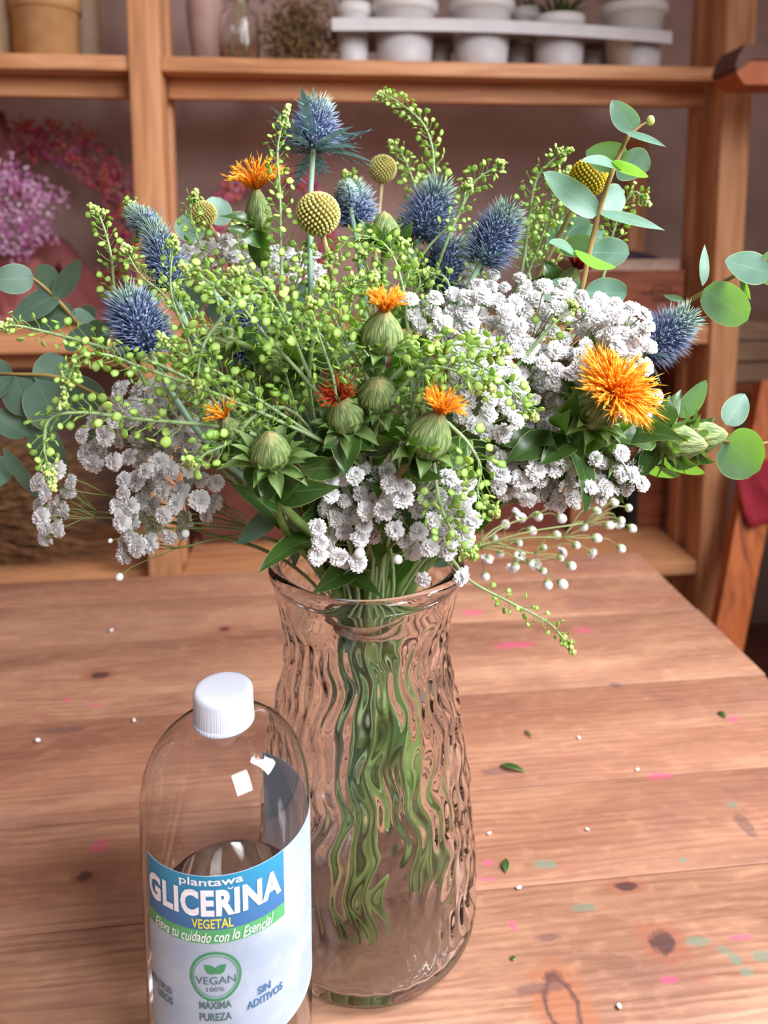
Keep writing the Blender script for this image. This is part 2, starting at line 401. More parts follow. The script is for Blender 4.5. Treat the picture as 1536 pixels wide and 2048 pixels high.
# ------------------------------------------------------------------ work table
TROT = math.radians(6.3)
TO = Vector((0, 1.035, TZ)); TM = Matrix.Translation(TO) @ Matrix.Rotation(TROT, 4, 'Z'); TMI = TM.inverted()
def tl(px, py): p = TMI @ T(px, py); return p.x, p.y
def tablemat():
    m = NT('worn table planks'); m.rough(.5, .4)
    isl = m.n('ShaderNodeNewGeometry').outputs['Random Per Island']
    co = m.n('ShaderNodeTexCoord').outputs['Object']
    ad = m.n('ShaderNodeVectorMath', operation='ADD'); m.l(co, ad.inputs[0])
    cb = m.n('ShaderNodeCombineXYZ'); m.l(m.math('MULTIPLY', isl, 7.3), cb.inputs[0]); m.l(m.math('MULTIPLY', isl, 3.1), cb.inputs[1]); m.l(cb.outputs[0], ad.inputs[1])
    def mp(v, s):
        k = m.n('ShaderNodeMapping'); m.l(v, k.inputs[0]); k.inputs['Scale'].default_value = s; return k.outputs[0]
    v = ad.outputs[0]
    big = m.noise(mp(v, (1.6, 7, 1)), 1.8, 4, .6)
    wv = m.n('ShaderNodeTexWave', wave_type='BANDS', bands_direction='Y'); m.l(mp(v, (.16, 1, 1)), wv.inputs['Vector'])
    wv.inputs['Scale'].default_value = 48; wv.inputs['Distortion'].default_value = 9; wv.inputs['Detail'].default_value = 3; wv.inputs['Detail Scale'].default_value = 1.1
    fine = m.noise(mp(v, (7, 130, 1)), 2.2, 4, .3)
    c = m.ramp(big, [(.28, lin(112, 76, 60)), (.5, lin(152, 110, 87)), (.74, lin(182, 141, 113))])
    msk = m.noise(mp(v, (2, 6, 1)), 2.6, 2)
    c = m.mix(m.math('MULTIPLY', m.math('MULTIPLY', wv.outputs['Fac'], m.math('MULTIPLY', m.math('SUBTRACT', msk, .3, clamp=True), 2.2)), .62), c, lin(112, 66, 46))
    mot = m.noise(mp(v, (16, 34, 1)), 3.0, 5, .4)
    c = m.mix(m.math('MULTIPLY', m.math('SUBTRACT', mot, .5, clamp=True), 1.1), c, lin(206, 158, 126))
    c = m.mix(m.math('MULTIPLY', m.math('SUBTRACT', fine, .5, clamp=True), 2.0), c, lin(92, 54, 40))
    c = m.mix(m.math('MULTIPLY', isl, .30), c, lin(150, 92, 68))
    stain = m.noise(mp(co, (5, 9, 1)), 2.0, 5, .5)
    c = m.mix(m.math('MULTIPLY', m.math('SUBTRACT', stain, .54, clamp=True), 1.8, clamp=True), c, lin(112, 72, 74))
    st2 = m.noise(mp(co, (9, 16, 1)), 4.0, 4, .5)
    c = m.mix(m.math('MULTIPLY', m.math('SUBTRACT', st2, .63, clamp=True), 3.0, clamp=True), c, lin(160, 76, 84))
    wob = m.noise(co, 130, 4)
    sx = m.n('ShaderNodeSeparateXYZ'); m.l(co, sx.inputs[0])
    def spot(c, px, py, rx, ry, col, amt=.8, ring=None):
        x, y = tl(px, py); ax = S(rx, py, T(px, py).y); ay = (T(px, py-ry)-T(px, py+ry)).length/2
        dx = m.math('DIVIDE', m.math('SUBTRACT', sx.outputs[0], x), ax); dy = m.math('DIVIDE', m.math('SUBTRACT', sx.outputs[1], y), ay)
        r = m.math('SQRT', m.math('ADD', m.math('MULTIPLY', dx, dx), m.math('MULTIPLY', dy, dy)))
        r = m.math('ADD', r, m.math('MULTIPLY', m.math('SUBTRACT', wob, .5), .6 if ring else 1.3))
        if ring: f = m.math('SUBTRACT', 1., m.math('MULTIPLY', m.math('ABSOLUTE', m.math('SUBTRACT', r, .85)), 4.), clamp=True)
        else: f = m.math('MULTIPLY', m.math('SUBTRACT', 1.1, r, clamp=True), 2.4, clamp=True)
        return m.mix(m.math('MULTIPLY', f, amt), c, col)
    DK = lin(66, 44, 44); PK = lin(206, 60, 120); GR = lin(96, 118, 100)
    for (px, py, rx, ry) in ((1325, 1885, 36, 30), (200, 1350, 26, 9), (1250, 1772, 32, 11), (172, 1752, 20, 14), (450, 1258, 14, 6)): 
        c = spot(c, px, py, rx*1.5, ry*1.5, lin(140, 84, 64), .7); c = spot(c, px, py, rx*.8, ry*.8, DK, .85)
    c = spot(c, 1124, 2012, 66, 96, lin(150, 88, 58), .7); c = spot(c, 1124, 2012, 36, 72, DK, .85, True)
    for (px, py, rx, ry) in ((1080, 1975, 60, 12), (1095, 1875, 26, 8), (990, 1542, 30, 9), (1490, 1650, 16, 24), (1230, 1370, 12, 6), (120, 1460, 60, 6)): c = spot(c, px, py, rx, ry, lin(96, 68, 66), .6)
    for (px, py, rx, ry) in ((945, 1225, 34, 7), (975, 1725, 14, 9), (975, 1758, 22, 6), (1027, 1853, 11, 16), (1165, 1260, 24, 8), (1466, 1438, 16, 8), (1320, 1552, 36, 9), (200, 1690, 26, 16), (135, 1400, 12, 6), (1480, 1875, 30, 9), (190, 1410, 16, 5), (1335, 1960, 26, 10), (1030, 1290, 60, 8)): c = spot(c, px, py, rx*.8, ry*.8, PK, .42)
    for (px, py, rx, ry) in ((1395, 1882, 30, 9), (1448, 1902, 14, 10), (1470, 1918, 16, 12), (1495, 1945, 14, 9), (1090, 1728, 26, 10), (1465, 1610, 12, 6), (1365, 1720, 10, 6), (1525, 1912, 22, 12), (1170, 1815, 28, 8), (440, 1440, 30, 6)): c = spot(c, px, py, rx, ry, GR, .65)
    m.color(c)
    m.bump(m.math('ADD', m.math('MULTIPLY', fine, .6), m.math('MULTIPLY', wv.outputs['Fac'], .4)), .25, .0008)
    return m.mat
M['table'] = tablemat()
tab = thing('work_table', 'worn pine plank worktable with pink and green stains under vase and bottle', 'table', (0, 1.035, 0))
XR = (TMI @ Vector((.392, .9, TZ))).x
seams = [0.0, -.070, -.168, -.31, -.443, -.54, -.66, -.79, -.92, -1.05]
mb = MB()
for a, b in zip(seams, seams[1:]):
    mb.box(-1.25, XR+R.uniform(-.002, .002), b+.0005, a-.0005, -.028, 0, None, .0006)
o = build(mb, 'tabletop', M['table'], tab); o.matrix_local = Matrix.Translation(-WL[tab]) @ TM; o.data.transform(Matrix.Translation(WL[tab]))
mb = MB(); mb.box(-1.2, XR-.04, -.06, -.035, -.12, -.029); mb.box(XR-.065, XR-.04, -1.0, -.06, -.12, -.029)
o = build(mb, 'apron', M['pine'], tab); o.matrix_local = Matrix.Translation(-WL[tab]) @ TM; o.data.transform(Matrix.Translation(WL[tab]))
for (x, y) in ((XR-.1, -.11), (-1.18, -.11), (XR-.1, -1.02), (-1.18, -1.02)):
    mb = MB(); mb.box(x-.03, x+.03, y-.03, y+.03, -TZ, -.029, None, .003)
    o = build(mb, 'leg', M['pine_v'], tab); o.matrix_local = Matrix.Translation(-WL[tab]) @ TM; o.data.transform(Matrix.Translation(WL[tab]))

# ------------------------------------------------------------------ shelf unit (built in its own rotated frame)
unit = thing('shelving_unit', 'tall open pine shelving unit against the plaster wall behind the flowers', 'shelf', SH); unit.rotation_euler.z = SROT
WL[unit] = Vector((0, 0, 0))       # parts of the unit are written in its local coordinates
DEP = .40
xL0, xL1 = shl(255, 60, 0).x, shl(317, 60, 0).x
xR0, xR1 = shl(1454, 60, 0).x, shl(1512, 60, 0).x
def shz(px, py, dy=0): return shl(px, py, dy).z
zt_top, zt_bot = shz(900, 122), shz(900, 151)
zm_top, zm_bot = shz(20, 671), shz(20, 709)
zb_top, zb_bot = shz(1350, 1127), shz(1350, 1153)
xFL = -1.25
for (a, b, y0, y1) in ((xL0, xL1, 0, .07), (xR0, xR1, 0, .06), (xFL-.06, xFL, 0, .06), (xL0, xL1, .11, .15), (xR0, xR1, .11, .15), (xFL-.06, xFL, .11, .15)):
    mb = MB(); mb.box(a, b, y0, y1, 0, 2.1, None, .002); build(mb, 'post', M['pine_v'], unit)
for (t, bt) in ((zt_top, zt_bot), (zm_top, zm_bot), (zb_top, zb_bot)):
    for (a, b) in ((xFL, xL0), (xL1, xR0)):
        mb = MB(); mb.box(a+.001, b-.001, .008, DEP-.06, bt, t, None, .0015); build(mb, 'shelf_board', M['pine'], unit)
        mb = MB(); mb.box(a+.001, b-.001, .075, .105, bt-.040, bt-.001, None, .0015); build(mb, 'rail', M['pine'], unit)
# extra upright batten at the back
xb = shl(1270, 350, DEP-.03).x
mb = MB(); mb.box(xb-.022, xb+.022, DEP-.055, DEP-.01, 0, zt_bot-.08, None, .002); build(mb, 'back_batten', M['pine_v'], unit)

def onshelf(px, dy, z): q = shl(px, 300, dy); return SM @ Vector((q.x, dy, z))
def pxw(px, dy): return abs(shl(768+px, 300, dy).x-shl(768, 300, dy).x)
def lathe_thing(name, label, cat, pos, prof, mat, group=None, n=32):
    mb = MB(); mb.lathe(prof, n, pos); return tag(build(mb, name, mat, None, True, pos), label, cat, group)
def cup(r0, r1, h, th=.002, rim=.003):
    return [(0, 0), (r0, 0), (r1, h-.012), (r1+rim, h-.010), (r1+rim, h), (r1-th, h), (r0-th, th), (0, th)]

# top shelf, bay beyond the post
M['cream'] = simple('cream card', lin(214, 190, 156), lin(224, 202, 170), .8, 30)
M['kraft'] = simple('kraft tub', lin(184, 136, 88), lin(196, 148, 100), .8, 30)
M['ivory'] = simple('ivory tub', lin(206, 184, 158), lin(216, 196, 172), .7, 30)
p = onshelf(-10, .12, zt_top); lathe_thing('cream_tub', 'cream tub at the end of the top shelf, cut by the picture edge', 'tub', p, cup(pxw(46, .12), pxw(49, .12), .19), M['cream'])
p = onshelf(106, .09, zt_top); r = pxw(59, .09); t = thing('kraft_tub', 'wide tan kraft tub standing on the top shelf', 'tub', p)
mb = MB(); mb.lathe(cup(r, r, .17), 40, p); build(mb, 'body', M['kraft'], t)
mb = MB(); mb.lathe([(r+.0005, .094), (r+.004, .094), (r+.004, .13), (r+.0005, .13)], 40, p, closed=True); build(mb, 'lid', M['kraft'], t)
p = onshelf(178, .19, zt_top); lathe_thing('ivory_tub', 'narrow ivory tub beside the post on the top shelf', 'tub', p, cup(pxw(29, .19), pxw(31, .19), .19), M['ivory'])
# top shelf, main bay
M['blush'] = simple('blush ceramic', lin(178, 142, 136), lin(190, 156, 148), .6, 20)
p = onshelf(418, .25, zt_top); r = pxw(34, .25)
lathe_thing('ceramic_jug', 'blush pink ceramic vase behind the glass bottle on top shelf', 'vase', p,
            [(0, 0), (r*1.25, 0), (r*1.3, .008), (r*.95, .016), (r*.8, .05), (r*.95, .1), (r*1.05, .16), (r*.8, .2), (r*.76, .2), (r*.98, .16), (r*.7, .05), (0, .03)], M['blush'])
p = onshelf(484, .07, zt_top); r = pxw(38, .07)
lathe_thing('glass_bottle', 'small clear glass bottle holding dry twigs on top shelf', 'bottle', p,
            [(0, 0), (r*.95, 0), (r, .004), (r, .088), (r*.92, .096), (r*.6, .106), (r*.5, .112), (r*.48, .14), (r*.42, .14), (r*.44, .112), (r*.54, .104), (r*.86, .094), (r*.93, .087), (r*.93, .006), (0, .005)], M['glass'])
mb = MB()
for (a, b) in ((-.020, .010), (.012, .022)): mb.tube([p+Vector((a, .004, .007)), p+Vector((a*.2+b*.2, .002, .1)), p+Vector((b*.5, 0, .2))], .0035, 7)
tag(build(mb, 'dry_twigs', M['stem_tan'], None, True, p), 'two tan dry twigs standing in the small glass bottle', 'twigs')
M['dried'] = leafmat('dried flowers', lin(84, 64, 44), lin(150, 118, 76), lin(130, 100, 60), .2, .8)
p = onshelf(600, .12, zt_top); mb = MB(); rr = random.Random(3)
for i in range(900):
    a = rr.uniform(0, 2*PI); q = p+Vector((rr.gauss(0, .036), rr.gauss(0, .02), abs(rr.gauss(.06, .04))+.004)); d = Vector((rr.gauss(0, 1), rr.gauss(0, 1), rr.gauss(.3, 1))).normalized()
    mb.spike(q, q+d*rr.uniform(.01, .024), .0016, None, 3); mb.ball(q, rr.uniform(.002, .005), 5, 3)
for i in range(30):
    d = Vector((rr.gauss(-.5, .6), rr.gauss(0, .5), rr.gauss(.3, .6))).normalized(); mb.tube([p+Vector((0, 0, .05)), p+Vector((0, 0, .05))+d*.06], [.0008, .0008], 4)
tag(build(mb, 'dried_flower_bunch', M['dried'], None, True, p), 'bunch of brown dried flowers between glass bottle and plant tray', 'dried flowers')
# plant tray with pots
M['tray'] = simple('grey white plastic', lin(196, 190, 192), lin(206, 200, 202), .45, 20)
M['pot'] = simple('white plastic pot', lin(210, 204, 202), lin(222, 216, 214), .45, 20)
M['plantlet'] = leafmat('dark plantlet leaf', lin(44, 58, 30), lin(84, 100, 50), lin(90, 110, 40), .2)
def sl(px, py, dy): return shl(px, py, dy)
ty0, ty1 = .05, .25
tz1, tz0 = shz(960, 42, ty0), shz(960, 68, ty0)
a0, a1 = sl(664, 55, ty0).x, sl(1345, 66, ty0).x
tray = thing('plant_tray', 'long grey white plastic plant tray with cups on top shelf', 'tray', SM @ Vector(((a0+a1)/2, .15, zt_top)))
mb = MB(); N = 24
def trayz(x): t = (x-a0)/(a1-a0); return .006*math.sin(PI*t)-.010*t*t
vs, fs = [], []
for i in range(N+1):
    x = a0+(a1-a0)*i/N; dz = trayz(x)
    for (y, z) in ((ty0, tz0), (ty0+.003, tz1), (ty1-.003, tz1), (ty1, tz0), (ty1-.006, tz0), (ty1-.008, tz1-.004), (ty0+.008, tz1-.004), (ty0+.006, tz0)): vs.append(SM @ Vector((x, y, z+dz)))
for i in range(N):
    for j in range(8): fs.append((i*8+j, i*8+(j+1) % 8, (i+1)*8+(j+1) % 8, (i+1)*8+j))
fs += [tuple(range(8))[::-1], tuple(N*8+j for j in range(8))]
mb.add(vs, fs); build(mb, 'tray_top', M['tray'], tray, False)
for (px, dy, wpx) in ((705, .125, 66), (808, .125, 122), (962, .125, 118), (1117, .125, 108), (1272, .125, 108), (1040, .20, 66), (1186, .20, 66), (880, .20, 50)):
    q = SM @ Vector((sl(px, 100, dy).x, dy, zt_top)); r = pxw(wpx/2, dy)*.94; h = tz0-zt_top+.004+trayz(sl(px, 100, dy).x)
    mb = MB(); mb.lathe([(0, 0), (r*.86, 0), (r*.9, .003), (r, h), (r*.95, h), (r*.84, .004), (0, .004)], 28, q); build(mb, 'cup', M['tray'], tray)
def potted(px, dy, wpx, py_top, label, leaves):
    lx = sl(px, py_top, dy); q = SM @ Vector((lx.x, dy, zt_top+.005)); r = pxw(wpx/2, dy)*.98; h = lx.z-zt_top-.005
    t = thing('potted_seedling', label, 'potted plant', q, 'seedlings in the plant tray')
    mb = MB(); mb.lathe([(0, .0), (r*.70, 0), (r*.88, h-.024), (r*.94, h-.022), (r, h-.018), (r, h), (r*.95, h), (r*.84, h-.02), (r*.6, .003), (0, .003)], 28, q); build(mb, 'pot', M['pot'], t)
    mb = MB(); rr = random.Random(px)
    for i in range(leaves):
        a = rr.uniform(0, 2*PI); b = q+Vector((math.cos(a)*r*.4, math.sin(a)*r*.4, h-.012)); e = b+Vector((math.cos(a)*rr.uniform(.2, 1.2)*r, math.sin(a)*r*.6, rr.uniform(.012, .06)))
        mb.leaf(b, e, Vector((0, 0, 1)), .008, 'lance', .1, .15, 0, 2, 5)
    build(mb, 'plant', M['plantlet'], t)
potted(705, .13, 76, 10, 'seedling in white pot at the tray end beside dried flowers', 26)
potted(808, .13, 136, 8, 'seedling in white pot second from the dried flowers end of the tray', 34)
potted(962, .13, 134, 6, 'seedling in white pot at the middle of the plant tray', 30)
potted(1052, .20, 56, 19, 'small seedling pot standing at the back of the tray', 24)
potted(1117, .13, 104, 36, 'dark bushy seedling sunk low in the tray between taller pots', 60)
potted(1268, .13, 136, 14, 'seedling in white pot at the tray end nearest the tall post', 30)

# middle shelf, bay with the wreath
def fluff(mb, c, r, n, rr, sz):
    for i in range(n):
        d = Vector((rr.gauss(0, 1), rr.gauss(0, 1), rr.gauss(0, 1))).normalized(); q = c+d*r*rr.uniform(.55, 1.)
        mb.ball(q, sz*rr.uniform(.6, 1.2), 5, 3)
def fluffmat(name, cols, rough=.9):
    m = NT(name); m.rough(rough, .1)
    isl = m.n('ShaderNodeNewGeometry').outputs['Random Per Island']
    nz = m.noise(m.co(), 22, 2)
    f = m.math('ADD', m.math('MULTIPLY', isl, .55), m.math('MULTIPLY', m.math('SUBTRACT', nz, .32), 1.3))
    k = len(cols); m.color(m.ramp(f, [(.12+.8*i/(k-1), c) for i, c in enumerate(cols)])); return m.mat
M['wreath'] = fluffmat('wreath flowers', [lin(90, 60, 100), lin(206, 70, 120), lin(150, 96, 146), lin(220, 130, 96), lin(226, 84, 128), lin(206, 150, 116), lin(176, 132, 182)])
M['pinkgyp'] = fluffmat('pink blossoms', [lin(140, 60, 110), lin(190, 100, 164), lin(222, 190, 214), lin(176, 84, 140), lin(236, 220, 232)])
M['wrap'] = simple('dusty pink paper', lin(146, 84, 84), lin(164, 98, 96), .75, 14)
M['ribbon'] = simple('mauve ribbon', lin(128, 72, 76), lin(142, 84, 88), .6, 30)
def wreath(name, label, cpx, cpy, dy, rad, th, a0, a1, n, seed):
    c = SM @ Vector((sl(cpx, cpy, dy).x, dy, sl(cpx, cpy, dy).z)); rr = random.Random(seed); mb = MB()
    for i in range(n):
        a = math.radians(a0+(a1-a0)*i/(n-1)); q = c+(RZ.to_3x3() @ Vector((math.cos(a)*rad, rr.uniform(-.01, .01), math.sin(a)*rad)))
        fluff(mb, q+Vector((rr.gauss(0, .006), 0, rr.gauss(0, .006))), th*rr.uniform(.8, 1.1), 46, rr, .0052)
    return c, mb
wr = pxw(182, .36)
wc, mb = wreath('w', '', 68, 470, .36, wr, .060, 0, 360, 60, 5)
wt = thing('flower_wreath', 'round wreath of magenta and rust dried flowers with mauve ribbon', 'wreath', wc); build(mb, 'flower_ring', M['wreath'], wt)
mb = MB()
for s_ in (-1, 1): mb.leaf(wc+RZ.to_3x3() @ Vector((-.05, -.05, wr+.04)), wc+RZ.to_3x3() @ Vector((-.05+s_*.055, -.055, wr*.15)), Vector((0, -1, 0)), .045, 'egg', .1, .05)
mb.tube([wc+RZ.to_3x3() @ Vector((-.055, -.045, wr+.05)), wc+RZ.to_3x3() @ Vector((-.05, -.05, wr)), wc+RZ.to_3x3() @ Vector((-.05, -.045, wr-.05))], [.02, .024, .02], 10)
build(mb, 'ribbon', M['ribbon'], wt)
c2, mb = wreath('w', '', 540, 455, .36, pxw(110, .36), .028, 0, 360, 34, 8)
tag(build(mb, 'flower_wreath', M['wreath'], None, True, c2), 'dim magenta dried wreath hidden behind the orange safflower and craspedia', 'wreath')
pc = SM @ Vector((sl(20, 430, .14).x, .14, zm_top))
pb = thing('wrapped_bouquet', 'pink gypsophila bouquet in dusty pink paper on the middle shelf', 'bouquet', pc)
mb = MB(); rr = random.Random(2); gc = W(10, 420, pc.y)
for i in range(1300):
    d = Vector((rr.gauss(0, 1), rr.gauss(0, .8), rr.gauss(0, 1))).normalized()*rr.uniform(.2, 1)**.6
    q = gc+Vector((d.x*.118*(1+.2*math.sin(d.z*7)), d.y*.08, d.z*.105*(1+.15*math.sin(d.x*9)))); mb.ball(q, rr.uniform(.0022, .0042), 5, 3)
build(mb, 'blossoms', M['pinkgyp'], pb)
mb = MB(); cols_ = 30; top = []
for i in range(cols_+1):
    a = 2*PI*i/cols_; top.append((math.cos(a), math.sin(a)))
vs, fs, uv = [], [], []
bx = gc+Vector((.0, .02, -.20)); bx.z = zm_top+.004
for k, (rad, h, fl) in enumerate(((.03, 0, 0), (.05, .05, .004), (.09, .10, .012), (.125, .135, .02))):
    for i in range(cols_):
        x, y = top[i]; r2 = rad+fl*math.sin(i*2.1); vs.append(bx+Vector((x*r2, y*r2*.7, h*.9+fl*math.cos(i*1.7))))
fs = [(k*cols_+i, k*cols_+(i+1) % cols_, (k+1)*cols_+(i+1) % cols_, (k+1)*cols_+i) for k in range(3) for i in range(cols_)]+[tuple(range(cols_))]
mb.add(vs, fs); build(mb, 'paper_cone', M['wrap'], pb)
# big loose sheet of pink paper
mb = MB(); vs, fs = [], []; nx, ny = 22, 14
for j in range(ny+1):
    for i in range(nx+1):
        px = -90+330*i/nx; ybot = 640; crest = 515-45*math.exp(-((px-100)/60)**2)+max(0, (px-140))*.75
        py = ybot+(crest-ybot)*j/ny; D = 1.55+.06+.16*(j/ny)+.012*math.sin(i*.9+j*.4)
        vs.append(W(px, min(py, 650), D))
fs = [(j*(nx+1)+i, j*(nx+1)+i+1, (j+1)*(nx+1)+i+1, (j+1)*(nx+1)+i) for j in range(ny) for i in range(nx)]
mb.add(vs, fs); q = W(90, 640, 1.62); pp = build(mb, 'wrapping_paper', M['wrap'], None, True, q); tag(pp, 'loose dusty pink wrapping paper folded below the pink bouquet', 'paper')
sol = pp.modifiers.new('Solidify', 'SOLIDIFY'); sol.thickness = .0012

# middle shelf, main bay
def crate_box(name, label, cat, px0, px1, dy0, dy1, z0, z1, mat, group=None):
    xa, xb_ = sl(px0, 300, dy0).x, sl(px1, 300, dy0).x; c = SM @ Vector(((xa+xb_)/2, (dy0+dy1)/2, z0))
    t = thing(name, label, cat, c, group); mb = MB(); th = .008
    mb.box(xa, xb_, dy0, dy0+th, z0, z1, SM, .001); mb.box(xa, xb_, dy1-th, dy1, z0, z1, SM, .001)
    mb.box(xa, xa+th, dy0+th, dy1-th, z0, z1, SM); mb.box(xb_-th, xb_, dy0+th, dy1-th, z0, z1, SM); mb.box(xa+th, xb_-th, dy0+th, dy1-th, z0, z0+th, SM)
    build(mb, 'body', mat, t, False); return t, xa, xb_
dyb = .05
zbx = shz(1300, 546, dyb)
t, xa, xb_ = crate_box('wooden_box', 'reddish wooden box with oval brand mark on middle shelf', 'box', 1140, 1381, dyb, .26, zm_top, zbx, M['pine_dk'])
mb = MB(); mb.box(xa, xb_, dyb-.002, .262, zbx, zbx+.006, SM, .001); build(mb, 'lid', M['pine_dk'], t, False)
q = sl(1322, 582, dyb); mb = MB(); mk = simple('dark brand ink', lin(60, 30, 26), None, .8)
mb.lathe([(.020, -.0003), (.023, -.0003), (.023, .0003), (.020, .0003)], 28, SM @ Vector((q.x, dyb-.0006, q.z)), RZ.to_3x3().to_4x4() @ Matrix.Rotation(PI/2, 4, 'X') @ Matrix.Scale(.6, 4, (0, 1, 0)), closed=True)
for (dx, dz, ww) in ((-.03, -.004, .012), (.0, 0, .014), (.03, -.004, .012), (0, -.02, .02)): mb.box(q.x+dx-ww, q.x+dx+ww, dyb-.001, dyb-.0004, q.z+dz-.002, q.z+dz+.002, SM)
build(mb, 'stamp', mk, t, False)
mb = MB(); zbk = zbx+.0065; x0, x1 = sl(1150, 530, .05).x, sl(1358, 530, .05).x; zt_ = shz(1280, 520, .05)
bk = thing('thick_book', 'thick pale book lying on the reddish wooden box', 'book', SM @ Vector(((x0+x1)/2, .12, zbk)))
pg = simple('paper block', lin(150, 122, 110), lin(168, 140, 126), .8, 60)
mb.box(x0+.003, x1-.003, .053, .20, zbk+.003, zt_-.003, SM); build(mb, 'pages', pg, bk, False)
mb = MB(); cv = simple('book cover', lin(172, 140, 122), lin(182, 150, 132), .7, 30)
mb.box(x0, x1, .05, .205, zbk, zbk+.003, SM, .0006); mb.box(x0, x1, .05, .205, zt_-.003, zt_, SM, .0006); mb.box(x1-.003, x1, .05, .205, zbk+.003, zt_-.003, SM); build(mb, 'cover', cv, bk, False)
mb = MB(); vs = []; xa, xb_ = sl(1200, 500, .10).x, sl(1318, 500, .10).x; nn = 12
rr = random.Random(9)
for i in range(nn+1):
    for j in range(9):
        a = PI*j/8; h = .026*math.sin(PI*min(1, i/nn*1.02))**.4*(1-.65*i/nn)+.002; x = xa+(xb_-xa)*i/nn
        vs.append(SM @ Vector((x, .12-math.cos(a)*.035, zt_+.0008+math.sin(a)*h*(1+.15*rr.uniform(-1, 1)))))
mb.add(vs, [(i*9+j, i*9+(j+1) % 9, (i+1)*9+(j+1) % 9, (i+1)*9+j) for i in range(nn) for j in range(9)]+[tuple(range(9)), tuple(nn*9+j for j in range(9))[::-1]])
tag(build(mb, 'fabric_pouch', simple('black purple cloth', lin(26, 20, 30), lin(52, 34, 54), .8, 40), None, True, SM @ Vector((xa, .12, zt_))), 'dark purple cloth pouch resting on the thick pale book', 'pouch')

# bottom shelf
M['straw'] = simple('dry straw', lin(108, 74, 48), lin(160, 116, 78), .9, 50)
mb = MB(); rr = random.Random(4); sc_ = onshelf(45, .16, zb_top)
for i in range(1100):
    a = rr.uniform(0, 2*PI); rad = .105*math.sqrt(rr.random()); z = .125+math.sin(a)*rad*1.15; y = math.cos(a)*rad*.9
    x0_ = rr.uniform(-.26, -.02); L_ = rr.uniform(.10, .24); sg = rr.uniform(-.05, .05)
    b = sc_+Vector((x0_, y, z)); e = b+Vector((L_, rr.gauss(0, .02), (.02 if z > .1 else -.02)+sg)); e.z = max(e.z, zb_top+.004); b.z = max(b.z, zb_top+.004)
    mb.spike(b, e, rr.uniform(.0012, .0026), Vector((0, 0, rr.gauss(0, .01))), 3)
tag(build(mb, 'straw_bundle', M['straw'], None, True, sc_), 'bundle of brown dry straw lying on the bottom shelf', 'straw')
mb = MB()
for (px0, px1, dy0, hpy, nm, lb, mt) in ((1285, 1366, .20, 940, 'wooden_crate', 'brown wooden crate at the post end of the bottom shelf', M['pine_dk']), (1165, 1246, .17, 945, 'cardboard_box', 'tan carton below the white gypsophila on bottom shelf', simple('tan carton', lin(150, 96, 70), lin(162, 108, 80), .8, 20)), (900, 1140, .2, 960, 'storage_box', 'dark red storage box on bottom shelf behind hanging gypsophila', simple('dark red card', lin(96, 44, 36), lin(110, 54, 44), .8, 20)), (380, 560, .2, 950, 'storage_chest', 'dark brown chest on bottom shelf beside the lower post', simple('dark brown wood', lin(84, 42, 32), lin(98, 52, 40), .8, 20))):
    crate_box(nm, lb, 'box', px0, px1, dy0, DEP-.07, zb_top, shz((px0+px1)/2, hpy, dy0), mt)
mb = MB(); q = SM @ Vector((sl(1268, 1000, .19).x, .19, zb_top)); x = sl(1268, 1000, .19).x
mb.box(x-.011, x+.011, .19, .30, zb_top, shz(1268, 940, .19), SM, .002)  # black slab put where the gap between the two boxes is only shade
tag(build(mb, 'gap_shade_slab', simple('gap shade black', lin(14, 14, 22), lin(20, 20, 28), .6), None, False, q), 'black slab drawn as the shaded gap between carton and wooden crate', 'gap shade')

# beyond the tall post
cr0 = SM @ Vector((xR1+.11, .16, 0)); zc0 = shz(1500, 768, .1); zc1 = shz(1500, 640, .1)
sbm = Matrix.Translation(Vector((0, 0, 0)))
st = thing('side_bench', 'reddish wooden stand beyond the tall post carrying a slatted crate', 'stand', SM @ Vector((xR1+.25, .2, 0)))
mb = MB(); mb.box(xR1+.005, xR1+.55, .09, .40, zc0-.035, zc0, SM, .003); build(mb, 'top', M['pine_dk'], st, False)
for xx in (xR1+.48,):
    for yy in (.12, .36):
        mb = MB(); mb.box(xx-.02, xx+.02, yy-.02, yy+.02, 0, zc0-.036, SM, .002); build(mb, 'leg', M['pine_dk'], st, False)
mb = MB(); mb.box(xR1+.01, xR1+.05, .34, .38, 0, zc0-.036, SM, .002); build(mb, 'leg', M['pine_dk'], st, False)
cw = woodmat('pale crate wood', (lin(116, 88, 70), lin(142, 112, 90), lin(160, 130, 106)), (2, 16, 16))
ct = thing('slatted_crate', 'pale slatted wooden crate on the reddish stand', 'crate', SM @ Vector((xR1+.2, .2, zc0)))
for k in range(3):
    h = (zc1-zc0)/3
    mb = MB(); z0 = zc0+.001+k*h; mb.box(xR1+.03, xR1+.45, .11, .122, z0+.002, z0+h-.004, SM, .001); mb.box(xR1+.03, xR1+.45, .30, .312, z0+.002, z0+h-.004, SM, .001); mb.box(xR1+.03, xR1+.042, .122, .30, z0+.002, z0+h-.004, SM, .001)
    build(mb, 'slat', cw, ct, False)
mb = MB()
for yy in (.124, .286): mb.box(xR1+.043, xR1+.057, yy, yy+.013, zc0+.001, zc1, SM)
build(mb, 'corner_post', cw, ct, False)
